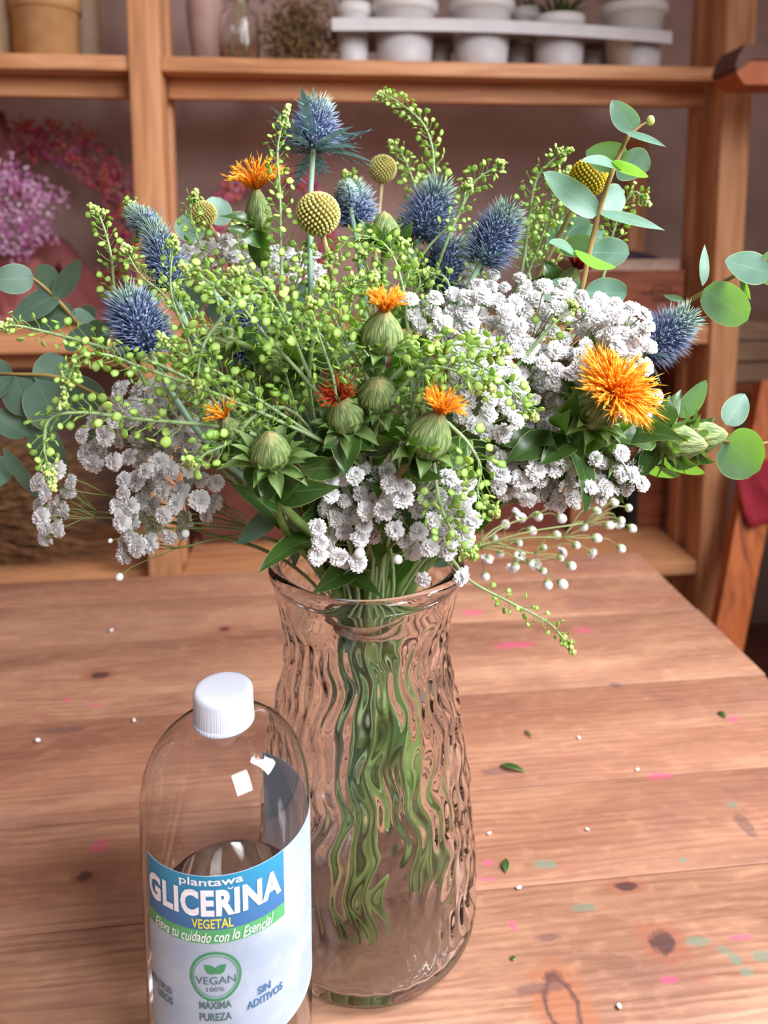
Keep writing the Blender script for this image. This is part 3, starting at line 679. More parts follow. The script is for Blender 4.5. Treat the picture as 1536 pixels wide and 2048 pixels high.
# chamfered wall shelf end
b0 = W(1474, 128, 1.40); ws = thing('wall_shelf', 'dark wooden shelf end with chamfered corner jutting beyond tall post', 'shelf', b0)
zA, zB, zC = W(1500, 88, 1.42).z, W(1500, 118, 1.42).z, W(1500, 168, 1.42).z; xA = W(1472, 110, 1.42).x; xB_ = W(1492, 168, 1.42).x
mb = MB(); pts = [(xA, zB-.012), (xA+.004, zB+.004), (xA+.016, zA), (xA+.4, zA), (xA+.4, zB), (xA+.03, zB), (xA+.004, zB-.02)]
def prism(mb, pts, y0, y1):
    n = len(pts); vs = [Vector((x, y0, z)) for x, z in pts]+[Vector((x, y1, z)) for x, z in pts]
    mb.add(vs, [tuple(range(n)), tuple(n+i for i in range(n))[::-1]]+[(i, (i+1) % n, n+(i+1) % n, n+i)[::-1] for i in range(n)])
prism(mb, pts, 1.42, 1.52); build(mb, 'top_board', woodmat('dark board wood', (lin(70, 36, 26), lin(92, 50, 36), lin(104, 58, 42)), (2, 14, 14)), ws, False)
mb = MB(); prism(mb, [(xA+.004, zB-.021), (xA+.031, zB-.001), (xA+.40, zB-.001), (xA+.40, zC), (xB_, zC)], 1.425, 1.515); build(mb, 'bracket', M['plank'], ws, False)
# leaning plank with red cloth
lp = thing('leaning_plank', 'orange wooden plank leaning behind the table corner', 'plank', Vector((.80, 1.42, 0)))
def lpp(px, py, D): return W(px, py, D)
A, B, C_, D_ = lpp(1432, 1262, 1.46), lpp(1492, 1272, 1.46), lpp(1592, 760, 1.62), lpp(1524, 760, 1.62)
ax = (D_-A); A2 = A-ax*((A.z-.004)/ax.z); B2 = B-(C_-B)*((B.z-.004)/(C_-B).z); B2.z = A2.z
nrm = (B-A).cross(D_-A).normalized()*.03
mb = MB(); vs = [A2, B2, C_, D_]; vs += [v-nrm*(1 if nrm.y < 0 else -1) for v in vs]
mb.add(vs, [(0, 1, 2, 3), (7, 6, 5, 4), (0, 4, 5, 1), (1, 5, 6, 2), (2, 6, 7, 3), (3, 7, 4, 0)]); build(mb, 'board', M['plank'], lp, False)
mb = MB(); vs, fs = [], []; N = 10; sg = -1 if nrm.y > 0 else 1
for j in range(N+1):
    for i in range(7):
        px = 1468+26*(1-j/N)+14*i; py = 1050-130*j/N+6*math.sin(i*1.7)*(1-j/N)
        d = 1.46+.16*((1262-py)/502)-.014-.006*math.sin(i*1.3+j*.5); vs.append(W(px, py, d))
fs = [(j*7+i, j*7+i+1, (j+1)*7+i+1, (j+1)*7+i) for j in range(N) for i in range(6)]
mb.add(vs, fs); rc = build(mb, 'red_cloth', simple('crimson cloth', lin(140, 26, 42), lin(160, 36, 52), .8, 40), None, True, W(1490, 1040, 1.5))
tag(rc, 'crimson cloth hanging over the leaning orange plank', 'cloth'); rc.modifiers.new('Solidify', 'SOLIDIFY').thickness = .003

# ------------------------------------------------------------------ glass vase
VX, VY = -.0115, .485
VC = Vector((VX, VY, TZ+.0005))
def vr(z):
    P = [(0, .0705), (.006, .0745), (.012, .0752), (.044, .0735), (.10, .0695), (.128, .066), (.156, .0617), (.176, .0572), (.190, .0548), (.201, .0543), (.216, .0556), (.230, .0588), (.241, .0612), (.248, .0620)]
    for (a, ra), (b, rb) in zip(P, P[1:]):
        if z <= b: t = (z-a)/(b-a); t = t*t*(3-2*t)*.5+t*.5; return ra+(rb-ra)*t
    return P[-1][1]
NA, NZ = 360, 230
mb = MB(); vs, uv, fs = [], [], []
prof = []
for i in range(NZ+1): prof.append((i/NZ*.248, 1))
def dimple(q, z):
    w_ = 1.0 if .010 < z < .236 else 0.
    w_ = min(1, max(0, (z-.008)/.012))*min(1, max(0, (.234-z)/.02))
    zz = z*1.0+.005*math.sin(3*q+1.2)+.004*math.sin(7*q-z*60); qq = q+.05*math.sin(z*83+q*3)+.03*math.sin(z*171-q*5)
    a = math.cos(18*qq+zz*120); b = math.cos(18*qq-zz*120+.6)
    h = (a*b)
    return w_*.00135*(h-.15*math.cos(37*qq+zz*90))
for (z, s_) in prof:
    for j in range(NA):
        q = 2*PI*j/NA; r = vr(z)+dimple(q, z); vs.append(VC+Vector((r*math.cos(q), r*math.sin(q), z)))
no = len(prof)
rimp = [(.0634, .2490), (.0643, .2512), (.0644, .2538), (.0636, .2562), (.0618, .2576), (.0596, .2578), (.0574, .2568), (.0561, .2546), (.0560, .2520)]
for (r, z) in rimp:
    for j in range(NA): q = 2*PI*j/NA; vs.append(VC+Vector((r*math.cos(q), r*math.sin(q), z)))
inn = [.246-.236*i/120 for i in range(121)]
for z in inn:
    for j in range(NA): q = 2*PI*j/NA; r = vr(z)-.0046+.45*dimple(q+.15, z+.006); vs.append(VC+Vector((r*math.cos(q), r*math.sin(q), z)))
for (r, z) in ((.062, .0078), (.05, .0070), (.03, .0064), (.012, .006)):
    for j in range(NA): q = 2*PI*j/NA; vs.append(VC+Vector((r*math.cos(q), r*math.sin(q), z)))
rows = len(vs)//NA
fs = [(i*NA+j, i*NA+(j+1) % NA, (i+1)*NA+(j+1) % NA, (i+1)*NA+j) for i in range(rows-1) for j in range(NA)]
fs.append(tuple((rows-1)*NA+j for j in range(NA)))
# base ring underneath
k0 = len(vs)
for (r, z) in ((.067, .0), (.062, .0012), (.03, .0016)):
    for j in range(NA): q = 2*PI*j/NA; vs.append(VC+Vector((r*math.cos(q), r*math.sin(q), z)))
fs += [(j, k0+j, k0+(j+1) % NA, (j+1) % NA) for j in range(NA)]
fs += [(k0+i*NA+j, k0+(i+1)*NA+j, k0+(i+1)*NA+(j+1) % NA, k0+i*NA+(j+1) % NA) for i in range(2) for j in range(NA)]
fs.append(tuple(k0+2*NA+j for j in range(NA))[::-1])
mb.add(vs, fs)
tag(build(mb, 'glass_vase', M['glass'], None, True, VC), 'large clear hammered glass vase with flared rim holding the flower arrangement', 'vase')

ZB = TZ+.222
mb = MB()
for k in range(3):
    pts = []
    for i in range(41):
        a = 2*PI*i/40; pts.append(Vector((VX+.0265*math.cos(a), VY+.0265*math.sin(a), ZB-.006+.0035*k+.002*math.sin(a*2+k))))
    mb.tube(pts, .0013, 6)
for i in range(60):
    a = R.uniform(0, 2*PI); q = Vector((VX+.028*math.cos(a), VY+.028*math.sin(a), ZB+R.uniform(-.006, .006))); mb.spike(q, q+Vector((R.gauss(0, .004), R.gauss(0, .004), R.gauss(0, .003))), .0002)
tag(build(mb, 'jute_twine', M['twine'], None, True, Vector((VX, VY, ZB))), 'brown jute twine tied round the stems inside vase neck', 'twine')

# ------------------------------------------------------------------ glycerin bottle
BD = .365; bz = zd(1700, BD); BX = (455-CX)/FPX*bz
BC = Vector((BX, BD, TZ+.0005)); BR = .043
bt = thing('glycerin_bottle', 'clear plastic glycerin bottle with white screw cap and blue green label', 'bottle', BC)
outer = [(0, .004), (.028, .004), (.033, .0006), (.039, .0006), (.0422, .004), (.043, .010), (.043, .182), (.0424, .190), (.0405, .199), (.0370, .2075), (.0318, .2145), (.0255, .2195), (.0195, .2222), (.0155, .2235), (.0138, .2245), (.0138, .238), (.0128, .2385)]
inner = [(max(r-.0007, 0), z) for r, z in outer[6:-1]][::-1]+[(.0422, .0105), (.0414, .005), (.038, .0016), (.0325, .0016), (.028, .005), (0, .005)]
mb = MB(); mb.lathe(outer+inner, 96, BC); build(mb, 'body', M['pet'], bt)
mb = MB(); mb.lathe([(0, .0056), (.0278, .0056), (.0322, .0022), (.0378, .0022), (.0411, .0056), (.0420, .0108), (.0420, .1195), (.0415, .1203), (.040, .120), (0, .120)], 80, BC); build(mb, 'liquid', M['liquid'], bt)
capm = simple('white cap plastic', lin(206, 208, 222), lin(212, 214, 228), .4, 10)
mb = MB(); ribs = 90
def capmod(q, t): return 1+(.012*(1 if math.sin(ribs*q) > 0 else 0) if .12 < t < .50 else 0)
cprof = [(.0150, .2240), (.0153, .2245), (.0153, .2262), (.0150, .2265), (.0150, .2270), (.0150, .2390), (.0148, .2405), (.0140, .2416), (.0130, .2420), (.0110, .2419), (0.0, .2418)]
mb.lathe([(.0142, .2242)]+cprof, ribs*4, BC, None, capmod); cp_o = build(mb, 'cap', capm, bt)
# label
dc = Vector((-BX, -BD, 0)).normalized(); rt = Vector((-dc.y, dc.x, 0))
def cyl(th, z, e=0.): return BC+(dc*math.cos(th)+rt*math.sin(th))*(BR+e)+Vector((0, 0, z))
def patch(mb, t0, t1, z0, z1, e, n=40):
    vs, uv = [], []
    for i in range(n+1):
        th = t0+(t1-t0)*i/n
        for z, e2 in ((z0, 0), (z1, 0), (z1, e), (z0, e)): vs.append(cyl(th, z, .0001+e2)); uv.append((i/n, 0))
    fs = [(i*4+j, (i+1)*4+j, (i+1)*4+(j+1) % 4, i*4+(j+1) % 4) for i in range(n) for j in range(4)]+[(0, 1, 2, 3), tuple(n*4+j for j in (3, 2, 1, 0))]
    mb.add(vs, fs, uv)
def dg(a): return math.radians(a)
lm = NT('label paper'); lm.rough(.45, .4); lm.color(lm.ramp(lm.noise(lm.co(), 60, 4), [(.35, lin(176, 190, 212)), (.6, lin(194, 206, 224))]))
zLT, zBL, zGR, zLB = .1757, .1478, .1408, .080
lm.transl(.3, lin(210, 214, 220))
mb = MB(); patch(mb, dg(-61), dg(150), zLB, zLT, .00012, 90); lab = build(mb, 'label', lm.mat, bt, False); lab['label'] = 'blue, green and white printed bottle label'
bl = NT('label blue'); bl.rough(.4, .4)
bs = bl.n('ShaderNodeSeparateXYZ'); bl.l(bl.co('Object', (1, 1, 1)), bs.inputs[0])
bl.color(bl.ramp(bl.math('MULTIPLY', bl.math('SUBTRACT', bs.outputs[2], .1478), 36.), [(0, lin(62, 104, 158)), (1, lin(40, 138, 176))]))
mb = MB(); patch(mb, dg(-60.5), dg(37.5), zBL, zLT-.0003, .00018, 50); build(mb, 'blue_panel', bl.mat, lab, False)
mb = MB(); patch(mb, dg(-60.5), dg(37.5), zGR, zBL, .00018, 50); build(mb, 'green_band', simple('label green', lin(78, 156, 98), lin(86, 164, 106), .45), lab, False)
def text_poly(s, bold=0., shear=0., space=1.):
    c = bpy.data.curves.new('lettering', 'FONT'); c.body = s; c.size = 1; c.offset = bold; c.shear = shear; c.space_character = space; c.resolution_u = 3
    o = bpy.data.objects.new('lettering', c); COL.objects.link(o)
    me = bpy.data.meshes.new_from_object(o.evaluated_get(bpy.context.evaluated_depsgraph_get()))
    bpy.data.objects.remove(o); bpy.data.curves.remove(c)
    vs = [(v.co.x, v.co.y) for v in me.vertices]; fs = [tuple(p.vertices) for p in me.polygons]; bpy.data.meshes.remove(me)
    return vs, fs
def put_text(name, s, tc, zc, wdt, hgt, mat, bold=0., shear=0., e=.0006, space=1., ref=None, wave=0., parent=None):
    vs, fs = text_poly(s, bold, shear, space)
    xs = [v[0] for v in vs]; ys = [v[1] for v in vs]; x0, x1, y0, y1 = min(xs), max(xs), min(ys), max(ys)
    sx, sy = wdt/(x1-x0), hgt/(y1-y0); out = []
    for x, y in vs:
        X = (x-(x0+x1)/2)*sx; Y = (y-(y0+y1)/2)*sy
        out.append(cyl(tc+X/BR, zc+Y+wave*math.sin(X*700), e))
    mb = MB(); mb.add(out, fs)
    return build(mb, name, mat, parent or lab, False)
white = simple('white ink', lin(238, 232, 240), None, .5); yel = simple('yellow ink', lin(226, 214, 76), None, .5)
gink = simple('green ink', lin(62, 136, 92), None, .5); ggrey = simple('grey green ink', lin(82, 108, 110), None, .5); bink = simple('steel blue ink', lin(60, 104, 146), None, .5)
arc = lambda a, b: dg(b-a)*BR
put_text('lettering', 'plantawa', dg(-11), .1722, arc(-31, 9), .0052, white, .012)
put_text('lettering', 'GLICERINA', dg(-11.8), .1619, arc(-58, 35), .0138, white, .045, 0, .0006, 1.1)
mb = MB(); vs = []
for i in range(9):
    a = PI+PI*i/8
    for r in (.0007, .0012): vs.append(cyl(dg(1.2)+r*math.cos(a)/BR, .1694+.8*r*math.sin(a), .0007))
mb.add(vs, [(2*i, 2*i+1, 2*i+3, 2*i+2) for i in range(8)]); build(mb, 'lettering', white, lab, False)
put_text('lettering', 'VEGETAL', dg(-10.5), .1513, arc(-23, 3), .0050, yel, .015)
put_text('lettering', 'Eleva tu cuidado con lo Esencial', dg(-12), .1444, arc(-52, 29), .0054, white, .006, .35, .0006, 1., None, .0003)
put_text('lettering', 'VEGAN', dg(-9.5), .1215, arc(-22, 3), .0040, ggrey, .004)
put_text('lettering', '100%', dg(-9.5), .1168, arc(-15, -4), .0022, ggrey, .0)
put_text('lettering', 'M\u00daLTIPLES', dg(-50), .1108, arc(-63, -37)*.80, .0044, ggrey, .02)
put_text('lettering', 'USOS', dg(-46), .1052, arc(-53, -39), .0040, ggrey, .025)
put_text('lettering', 'M\u00c1XIMA', dg(-10), .1088, arc(-20, 0), .0048, ggrey, .025)
put_text('lettering', 'PUREZA', dg(-10), .1020, arc(-20, 0), .0042, ggrey, .025)
put_text('lettering', 'SIN', dg(21), .1098, arc(17, 26), .0042, bink, .025)
put_text('lettering', 'ADITIVOS', dg(22), .1043, arc(10, 35), .0042, bink, .025)
mb = MB()
for (ra, rb, hh) in ((.0109, .0121, .0131), (.0101, .0104, .0112)):
    vs = []
    for i in range(65):
        a = 2*PI*i/64
        for r in (ra, rb): vs.append(cyl(dg(-9.5)+r*math.cos(a)/BR, .1235+r*math.sin(a)*hh/rb*(.0121/.0121 if ra > .0105 else .97), .0005))
    mb.add(vs, [(2*i, 2*i+1, 2*i+3, 2*i+2) for i in range(64)])
build(mb, 'ring_emblem', gink, lab, False)
mb = MB()
for s_ in (-1, 1):
    vs = []
    for i in range(13):
        t = i/12; wv = .0022*math.sin(PI*t**.8); bxx, bzz = s_*.0052*t, .1252+.0045*t; nx_, nz_ = -.65*s_, .75
        for k in (-1, 1): vs.append(cyl(dg(-9.5)+(bxx+nx_*wv*k)/BR, bzz+nz_*wv*k, .0005))
    mb.add(vs, [(2*i, 2*i+1, 2*i+3, 2*i+2) for i in range(12)])
build(mb, 'leaf_emblem', gink, lab, False)
mb = MB()
for r_ in range(6):
    z = .163-.0
    th = 82+r_*2.2
    for k in range(26):
        z1 = .170-k*.0034
        if R.random() < .85: patch(mb, dg(th), dg(th+1.1), z1-.0026, z1, .00016, 1)
build(mb, 'fine_print', bink, lab, False)

# ------------------------------------------------------------------ bouquet tools
UP = Vector((0, 0, 1))
def stem_path(A, axis, seed, spread=1., zend=None, bulge=.45):
    # stems are cut at different lengths inside the vase
    rr = random.Random(seed); dx, dy = A.x-VX, A.y-VY; dd = math.hypot(dx, dy)+1e-6
    o = .016*min(1, dd/.12)*spread
    ox, oy = dx/dd*o+rr.gauss(0, .005), dy/dd*o+rr.gauss(0, .005)
    k = math.hypot(ox, oy)
    if k > .023: ox, oy = ox*.023/k, oy*.023/k
    B = Vector((VX+ox, VY+oy, ZB)); L = (A-B).length
    P = bez(A, A-axis*L*bulge, B+Vector((ox*1.2, oy*1.2, L*.36)), B, 14)
    pick = rr.random()
    if pick < .6: cx, cy = -.004, -.026
    elif pick < .88: cx, cy = .047, -.004
    else: cx, cy = .008, .03
    ex, ey = cx+rr.gauss(0, .009), cy+rr.gauss(0, .008); k = math.hypot(ex, ey)
    if k > .058: ex, ey = ex*.058/k, ey*.058/k
    ze = TZ+(zend if zend is not None else rr.choice((.06, .08, .10, .12, .14, .15)))
    E_ = Vector((VX+ex, VY+ey, ze)); 
    if ze > TZ+.03: E_ = B+(E_-B)*((B.z-ze)/(B.z-TZ-.012)) if False else Vector((B.x+(E_.x-B.x)*(B.z-ze)/(B.z-TZ-.012), B.y+(E_.y-B.y)*(B.z-ze)/(B.z-TZ-.012), ze))
    Q = [B+(E_-B)*t for t in (.2, .4, .6, .8, 1.)]
    return P+Q, B
def sdir(ax, ay, toward=0.):
    return Vector((ax, -toward, ay)).normalized()
CAMP = Vector((0, 0, CZ))
def facing(p, d, tilt):
    n = (CAMP-p); n = n-d*(n.dot(d)/d.length_squared); n.normalize()
    return Matrix.Rotation(math.radians(tilt), 3, d.normalized()) @ n

# ------------------------------------------------------------------ eucalyptus
def eucalyptus(label, stem, leaves, seed, dark=False, r0=.0015):
    pts = [W(*s_) for s_ in stem]; sp_ = smooth_path(pts, 5)      # first = tip
    ax = (sp_[-2]-sp_[-1]).normalized()
    tail, B = stem_path(sp_[-1], ax, seed)
    path = sp_[:-1]+tail
    t = thing('eucalyptus_branch', label, 'eucalyptus', B, 'eucalyptus branches')
    mb = MB(); n = len(path); mb.tube(path, [min(r0, .0006+.0010*i/16) for i in range(n)], 7); build(mb, 'stem', M['stem_brown'], t)
    for lf in leaves:
        (bx_, by_, bd), (tx_, ty_, td), wpx, tilt, pr = lf[:5]
        b, e = W(bx_, by_, bd), W(tx_, ty_, td); mb = MB()
        mb.leaf(b, e, facing(b, e-b, tilt), S(wpx, by_, bd), pr, R.uniform(-.02, .10), R.uniform(-.06, .06), .015, 8, 14)
        build(mb, 'leaf', M['euc_shade'] if dark else M['euc'], t)  # dark branches take the leaf copy with painted-in shade
    return t
e = eucalyptus('tall eucalyptus branch rising highest beside the golden button', [(1300, 241, .43), (1276, 256, .43), (1250, 285, .43), (1210, 385, .43), (1180, 500, .43), (1160, 590, .43), (1120, 700, .43)], [
    ((1270, 264, .43), (1224, 200, .44), 50, 15, 'egg'), ((1248, 262, .428), (1333, 294, .41), 28, -58, 'lance'),
    ((1250, 325, .43), (1173, 300, .45), 70, 20, 'egg'), ((1238, 322, .432), (1299, 338, .45), 76, 15, 'egg'),
    ((1240, 336, .425), (1164, 322, .40), 38, 58, 'egg'), ((1225, 330, .424), (1297, 352, .40), 40, 55, 'egg'),
    ((1198, 426, .43), (1086, 345, .41), 62, 30, 'egg'), ((1194, 424, .43), (1331, 461, .42), 44, -58, 'lance'), ((1205, 418, .44), (1246, 380, .46), 60, 20, 'round'),
    ((1182, 505, .43), (1259, 508, .45), 66, 10, 'round'), ((1185, 500, .437), (1125, 486, .46), 60, 30, 'round'), ((1150, 505, .42), (1098, 484, .40), 34, 55, 'egg'), ((1150, 505, .42), (1232, 534, .39), 36, 52, 'egg'),
    ((1166, 585, .43), (1254, 588, .45), 66, 12, 'round'), ((1168, 582, .43), (1104, 560, .44), 42, 45, 'egg')], 31)
mb = MB(); q = W(1301, 241, .43); mb.ball(q, .0024, 8, 6, (1, 1, 1.2)); build(mb, 'tip_bud', M['podtip'], e)
eucalyptus('sunlit eucalyptus sprig reaching past the post with yellow-rimmed leaves', [(1545, 512, .44), (1500, 535, .44), (1450, 562, .44), (1370, 608, .45), (1290, 665, .46), (1180, 770, .47)], [
    ((1408, 578, .44), (1496, 640, .42), 80, 12, 'round'), ((1405, 572, .44), (1409, 488, .45), 30, 50, 'lance'),
    ((1542, 545, .44), (1450, 522, .43), 66, 12, 'egg'), ((1480, 560, .44), (1502, 600, .43), 26, 55, 'lance'), ((1515, 520, .44), (1600, 560, .44), 74, 10, 'round'), ((1370, 605, .45), (1326, 590, .47), 18, 40, 'lance')], 33)
eucalyptus('eucalyptus sprig with big green leaf beyond the twin safflower buds', [(1560, 880, .43), (1500, 890, .43), (1440, 880, .43), (1360, 870, .45), (1250, 890, .47)], [
    ((1450, 880, .43), (1520, 940, .41), 106, 15, 'round'), ((1452, 850, .43), (1490, 788, .44), 50, 10, 'egg'),
    ((1362, 836, .44), (1412, 760, .43), 42, 25, 'egg'), ((1325, 925, .45), (1410, 945, .43), 44, 50, 'egg'), ((1290, 940, .46), (1360, 950, .44), 34, 50, 'egg')], 35)
eucalyptus('shaded eucalyptus branch above the horizontal seed sprig', [(20, 548, .47), (66, 557, .47), (115, 600, .47), (160, 650, .47), (230, 720, .47), (360, 800, .48)], [
    ((68, 557, .47), (-12, 560, .46), 62, 12, 'round'), ((68, 556, .47), (119, 556, .47), 58, 12, 'round'), ((114, 598, .47), (161, 517, .46), 40, 15, 'egg'),
    ((120, 588, .47), (22, 640, .47), 56, 22, 'egg'), ((160, 655, .47), (178, 625, .48), 60, 15, 'round'), ((150, 625, .47), (48, 650, .48), 60, 25, 'egg'), ((145, 660, .465), (168, 690, .46), 70, 15, 'round'),
    ((126, 712, .46), (78, 770, .45), 66, 10, 'round'), ((190, 640, .48), (150, 628, .49), 50, 10, 'round'), ((215, 650, .47), (180, 690, .48), 60, 20, 'round')], 37, True)
eucalyptus('shaded eucalyptus branch hanging low beside the straw bundle', [(-30, 746, .45), (30, 748, .45), (120, 755, .45), (220, 800, .46), (330, 850, .47)], [
    ((28, 748, .45), (-50, 770, .45), 80, 15, 'round'), ((30, 752, .45), (60, 830, .45), 76, 15, 'round'), ((75, 760, .45), (120, 860, .45), 90, 10, 'round'),
    ((130, 760, .45), (200, 830, .46), 90, 25, 'round'), ((60, 870, .45), (-30, 820, .45), 56, 20, 'egg'), ((5, 895, .44), (86, 1008, .44), 34, 40, 'lance'), ((70, 850, .45), (132, 950, .45), 66, 30, 'egg'),
    ((20, 960, .45), (-40, 930, .45), 70, 20, 'round'), ((190, 850, .46), (200, 940, .46), 60, 30, 'egg')], 39, True)
eucalyptus('short eucalyptus stem with narrow leaves hanging over the vase rim', [(600, 950, .40), (590, 1000, .41), (640, 1070, .44)], [
    ((566, 1010, .40), (474, 1088, .395), 46, 20, 'egg'), ((590, 1010, .41), (588, 1140, .452), 46, 15, 'lance'), ((600, 960, .45), (560, 900, .45), 50, 30, 'egg'), ((840, 1080, .50), (900, 1130, .50), 60, 30, 'egg')], 41, True)
eucalyptus('eucalyptus leaves half hidden behind the small craspedia', [(430, 410, .54), (420, 460, .54), (450, 560, .53)], [
    ((410, 470, .54), (352, 440, .54), 60, 20, 'round'), ((430, 450, .54), (440, 395, .55), 60, 15, 'round'), ((1, 1, .5), (1, 2, .5), .1, 0, 'egg')][:2], 43)
eucalyptus('broad eucalyptus leaves glowing behind the tall branch', [(1150, 430, .52), (1130, 480, .52), (1090, 580, .51)], [
    ((1120, 480, .52), (1180, 440, .52), 60, 20, 'egg'), ((1130, 490, .52), (1215, 470, .53), 70, 10, 'egg'), ((1105, 500, .52), (1140, 440, .52), 60, 30, 'round'), ((1150, 600, .50), (1050, 575, .50), 44, 40, 'egg')], 45)

# ------------------------------------------------------------------ sea holly
def sea_holly(label, base, tip, wpx, seed, ruff=12, rufflen=.6, crown=0, green=.55):
    rr = random.Random(seed); b, e = W(*base), W(*tip); ax = (e-b); L = ax.length; ax.normalize(); wd = S(wpx, base[1], base[2])/2
    Rm = wd*.56
    path, B = stem_path(b, ax, seed+100)
    t = thing('sea_holly', label, 'sea holly', B, 'sea holly thistles')
    mb = MB(); mb.tube([b+ax*L*.05]+path, .0017, 7); build(mb, 'stem', M['stem_blue'], t)
    a = ax.orthogonal().normalized(); c = ax.cross(a); rot = Matrix((a, c, ax)).transposed().to_4x4(); rot.translation = b
    prof = lambda tt: Rm*(math.sin(PI*min(1, (tt*.86+.10)))**.55)*(1-.25*tt)
    mb = MB(); mb.lathe([(max(prof(i/12)*(0 if i in (0, 12) else 1), .00001), L*.9*i/12) for i in range(13)], 16, (0, 0, 0), rot); hd = build(mb, 'flower_head', M['thistle_core'], t)
    mb = MB(); N = 560
    for i in range(N):
        tt = (i+.5)/N*.97+.015; q = i*2.39996; r = prof(tt); n_ = (a*math.cos(q)+c*math.sin(q))
        p_ = b+ax*(L*.9*tt)+n_*r*.95
        up = .15+1.4*tt**2.0; d = (n_+ax*up+Vector((rr.gauss(0, .12), rr.gauss(0, .12), rr.gauss(0, .12)))).normalized()
        ln = (wd-Rm*.8)*(1.25-.25*tt)*rr.uniform(.75, 1.3)
        k = len(mb.v); mb.spike(p_, p_+d*ln, .00042, ax*ln*.08)
        hv = max(0, min(1, (tt-green)/(1-green)*.8+rr.gauss(0, .08)))
        for m_ in range(k, len(mb.v)): mb.uv[m_] = (.5+hv*.5, mb.uv[m_][1])
        if i % 2 == 0:
            k = len(mb.v); p2 = p_+(a*rr.gauss(0, 1)+c*rr.gauss(0, 1)+ax*rr.gauss(0, 1))*.0008; mb.ball(p2+d*ln*.18, .0009, 4, 3)
            for m_ in range(k, len(mb.v)): mb.uv[m_] = (.5+hv*.5, .75)
    build(mb, 'spines', M['thistle'], hd)
    mb = MB()
    for i in range(ruff):
        q = 2*PI*i/ruff+rr.uniform(-.15, .15); n_ = a*math.cos(q)+c*math.sin(q); d = (n_+ax*rr.uniform(-.35, .7)).normalized(); ln = L*rufflen*rr.uniform(.65, 1.15)
        p_ = b+n_*Rm*.3; e_ = p_+d*ln; mb.leaf(p_, e_, ax, ln*.16, 'lance', .2, .04, 0, 2, 6)
        for k in range(3):
            f = .3+.2*k; m_ = p_+(e_-p_)*f; s_ = d.cross(ax).normalized()
            for g in (-1, 1): mb.spike(m_, m_+(d*.7+s_*g).normalized()*ln*.24, ln*.014)
    build(mb, 'ruff', M['ruff'], t)
    if crown:
        mb = MB()
        for i in range(crown):
            q = 2*PI*i/crown; n_ = a*math.cos(q)+c*math.sin(q); p_ = b+ax*L*.86+n_*Rm*.3; d = (ax+n_*.7).normalized(); ln = L*.28*rr.uniform(.7, 1.2)
            mb.leaf(p_, p_+d*ln, n_, ln*.2, 'lance', .2, -.05, 0, 2, 5)
        build(mb, 'crown', M['ruff'], hd)
    return t
sea_holly('topmost sea holly thistle with wide spiny collar', (626, 302, .47), (634, 200, .48), 104, 1, 18, 1.15, 10, .6)
sea_holly('large blue thistle above the long arching seed sprig, near the eucalyptus', (300, 706, .385), (243, 582, .385), 132, 2, 10, .45, 9, .75)
sea_holly('dark thistle with paler side shoot beside the upright twin seed sprigs', (345, 575, .43), (300, 440, .44), 92, 3, 9, .4, 8, .55)
sea_holly('small pale green thistle head leaning against the dark thistle', (305, 462, .45), (258, 418, .45), 60, 4, 6, .5, 7, .05)
sea_holly('thistle partly hidden between button flower and closed top bud', (712, 452, .51), (700, 370, .51), 96, 5, 10, .5, 8, .5)
sea_holly('big steel blue thistle behind the closed top bud', (838, 480, .485), (880, 365, .49), 118, 6, 10, .4, 8, .6)
sea_holly('bluish thistle sunk behind the two larger thistles', (872, 590, .50), (905, 475, .50), 118, 7, 10, .4, 7, .8)
sea_holly('leaning thistle with bare stem above the white blossom mass', (960, 528, .435), (1022, 412, .44), 112, 8, 10, .45, 8, .6)
sea_holly('thistle jutting out past the white blossoms above the open orange bloom', (1285, 706, .425), (1385, 628, .425), 108, 9, 10, .6, 7, .55)
sea_holly('dark thistle buried under the bright seed sprigs', (470, 720, .43), (520, 600, .43), 100, 10, 8, .35, 0, .8)
sea_holly('young green thistle bud beside the craspedia at the back', (700, 410, .50), (690, 362, .50), 44, 12, 8, .7, 6, .0)

# ------------------------------------------------------------------ craspedia
def craspedia(label, cpx, cpy, D, rpx, stem_to, seed, gold=False):
    c = W(cpx, cpy, D); r = S(rpx, cpy, D); ax = (c-W(*stem_to)).normalized()
    path, B = stem_path(c-ax*r*.9, ax, seed, .8)
    t = thing('craspedia', label, 'craspedia', B, 'craspedia buttons')
    mb = MB(); mb.tube([c-ax*r*.5]+path, .0016, 7); build(mb, 'stem', M['stem_tan'], t)
    mb = MB(); mb.ball(c, r*.9, 20, 14); hd = build(mb, 'flower_head', M['billy_core'], t)
    mb = MB(); N = 290
    for i in range(N):
        z = 1-2*(i+.5)/N; q = i*2.39996; s_ = math.sqrt(1-z*z); d = Vector((s_*math.cos(q), s_*math.sin(q), z))
        p_ = c+d*r*.84; k = r*.082
        mb.tube([p_, p_+d*k*1.2, p_+d*k*2.1, p_+d*k*2.4], [k*.6, k, k*.75, k*.25], 7)
    build(mb, 'florets', M['billy_gold'] if gold else M['billy'], hd)
craspedia('pale yellow craspedia ball in front of the topmost thistle', 636, 428, .425, 44, (655, 510, .43), 51)
craspedia('small pale craspedia ball above the shaded white blossoms', 406, 428, .50, 27, (430, 470, .50), 52)
craspedia('craspedia ball at the back beside the arching top sprig', 765, 338, .55, 28, (762, 375, .55), 53)
craspedia('golden craspedia ball tucked behind the tall eucalyptus', 1177, 355, .475, 38, (1130, 450, .48), 54, True)

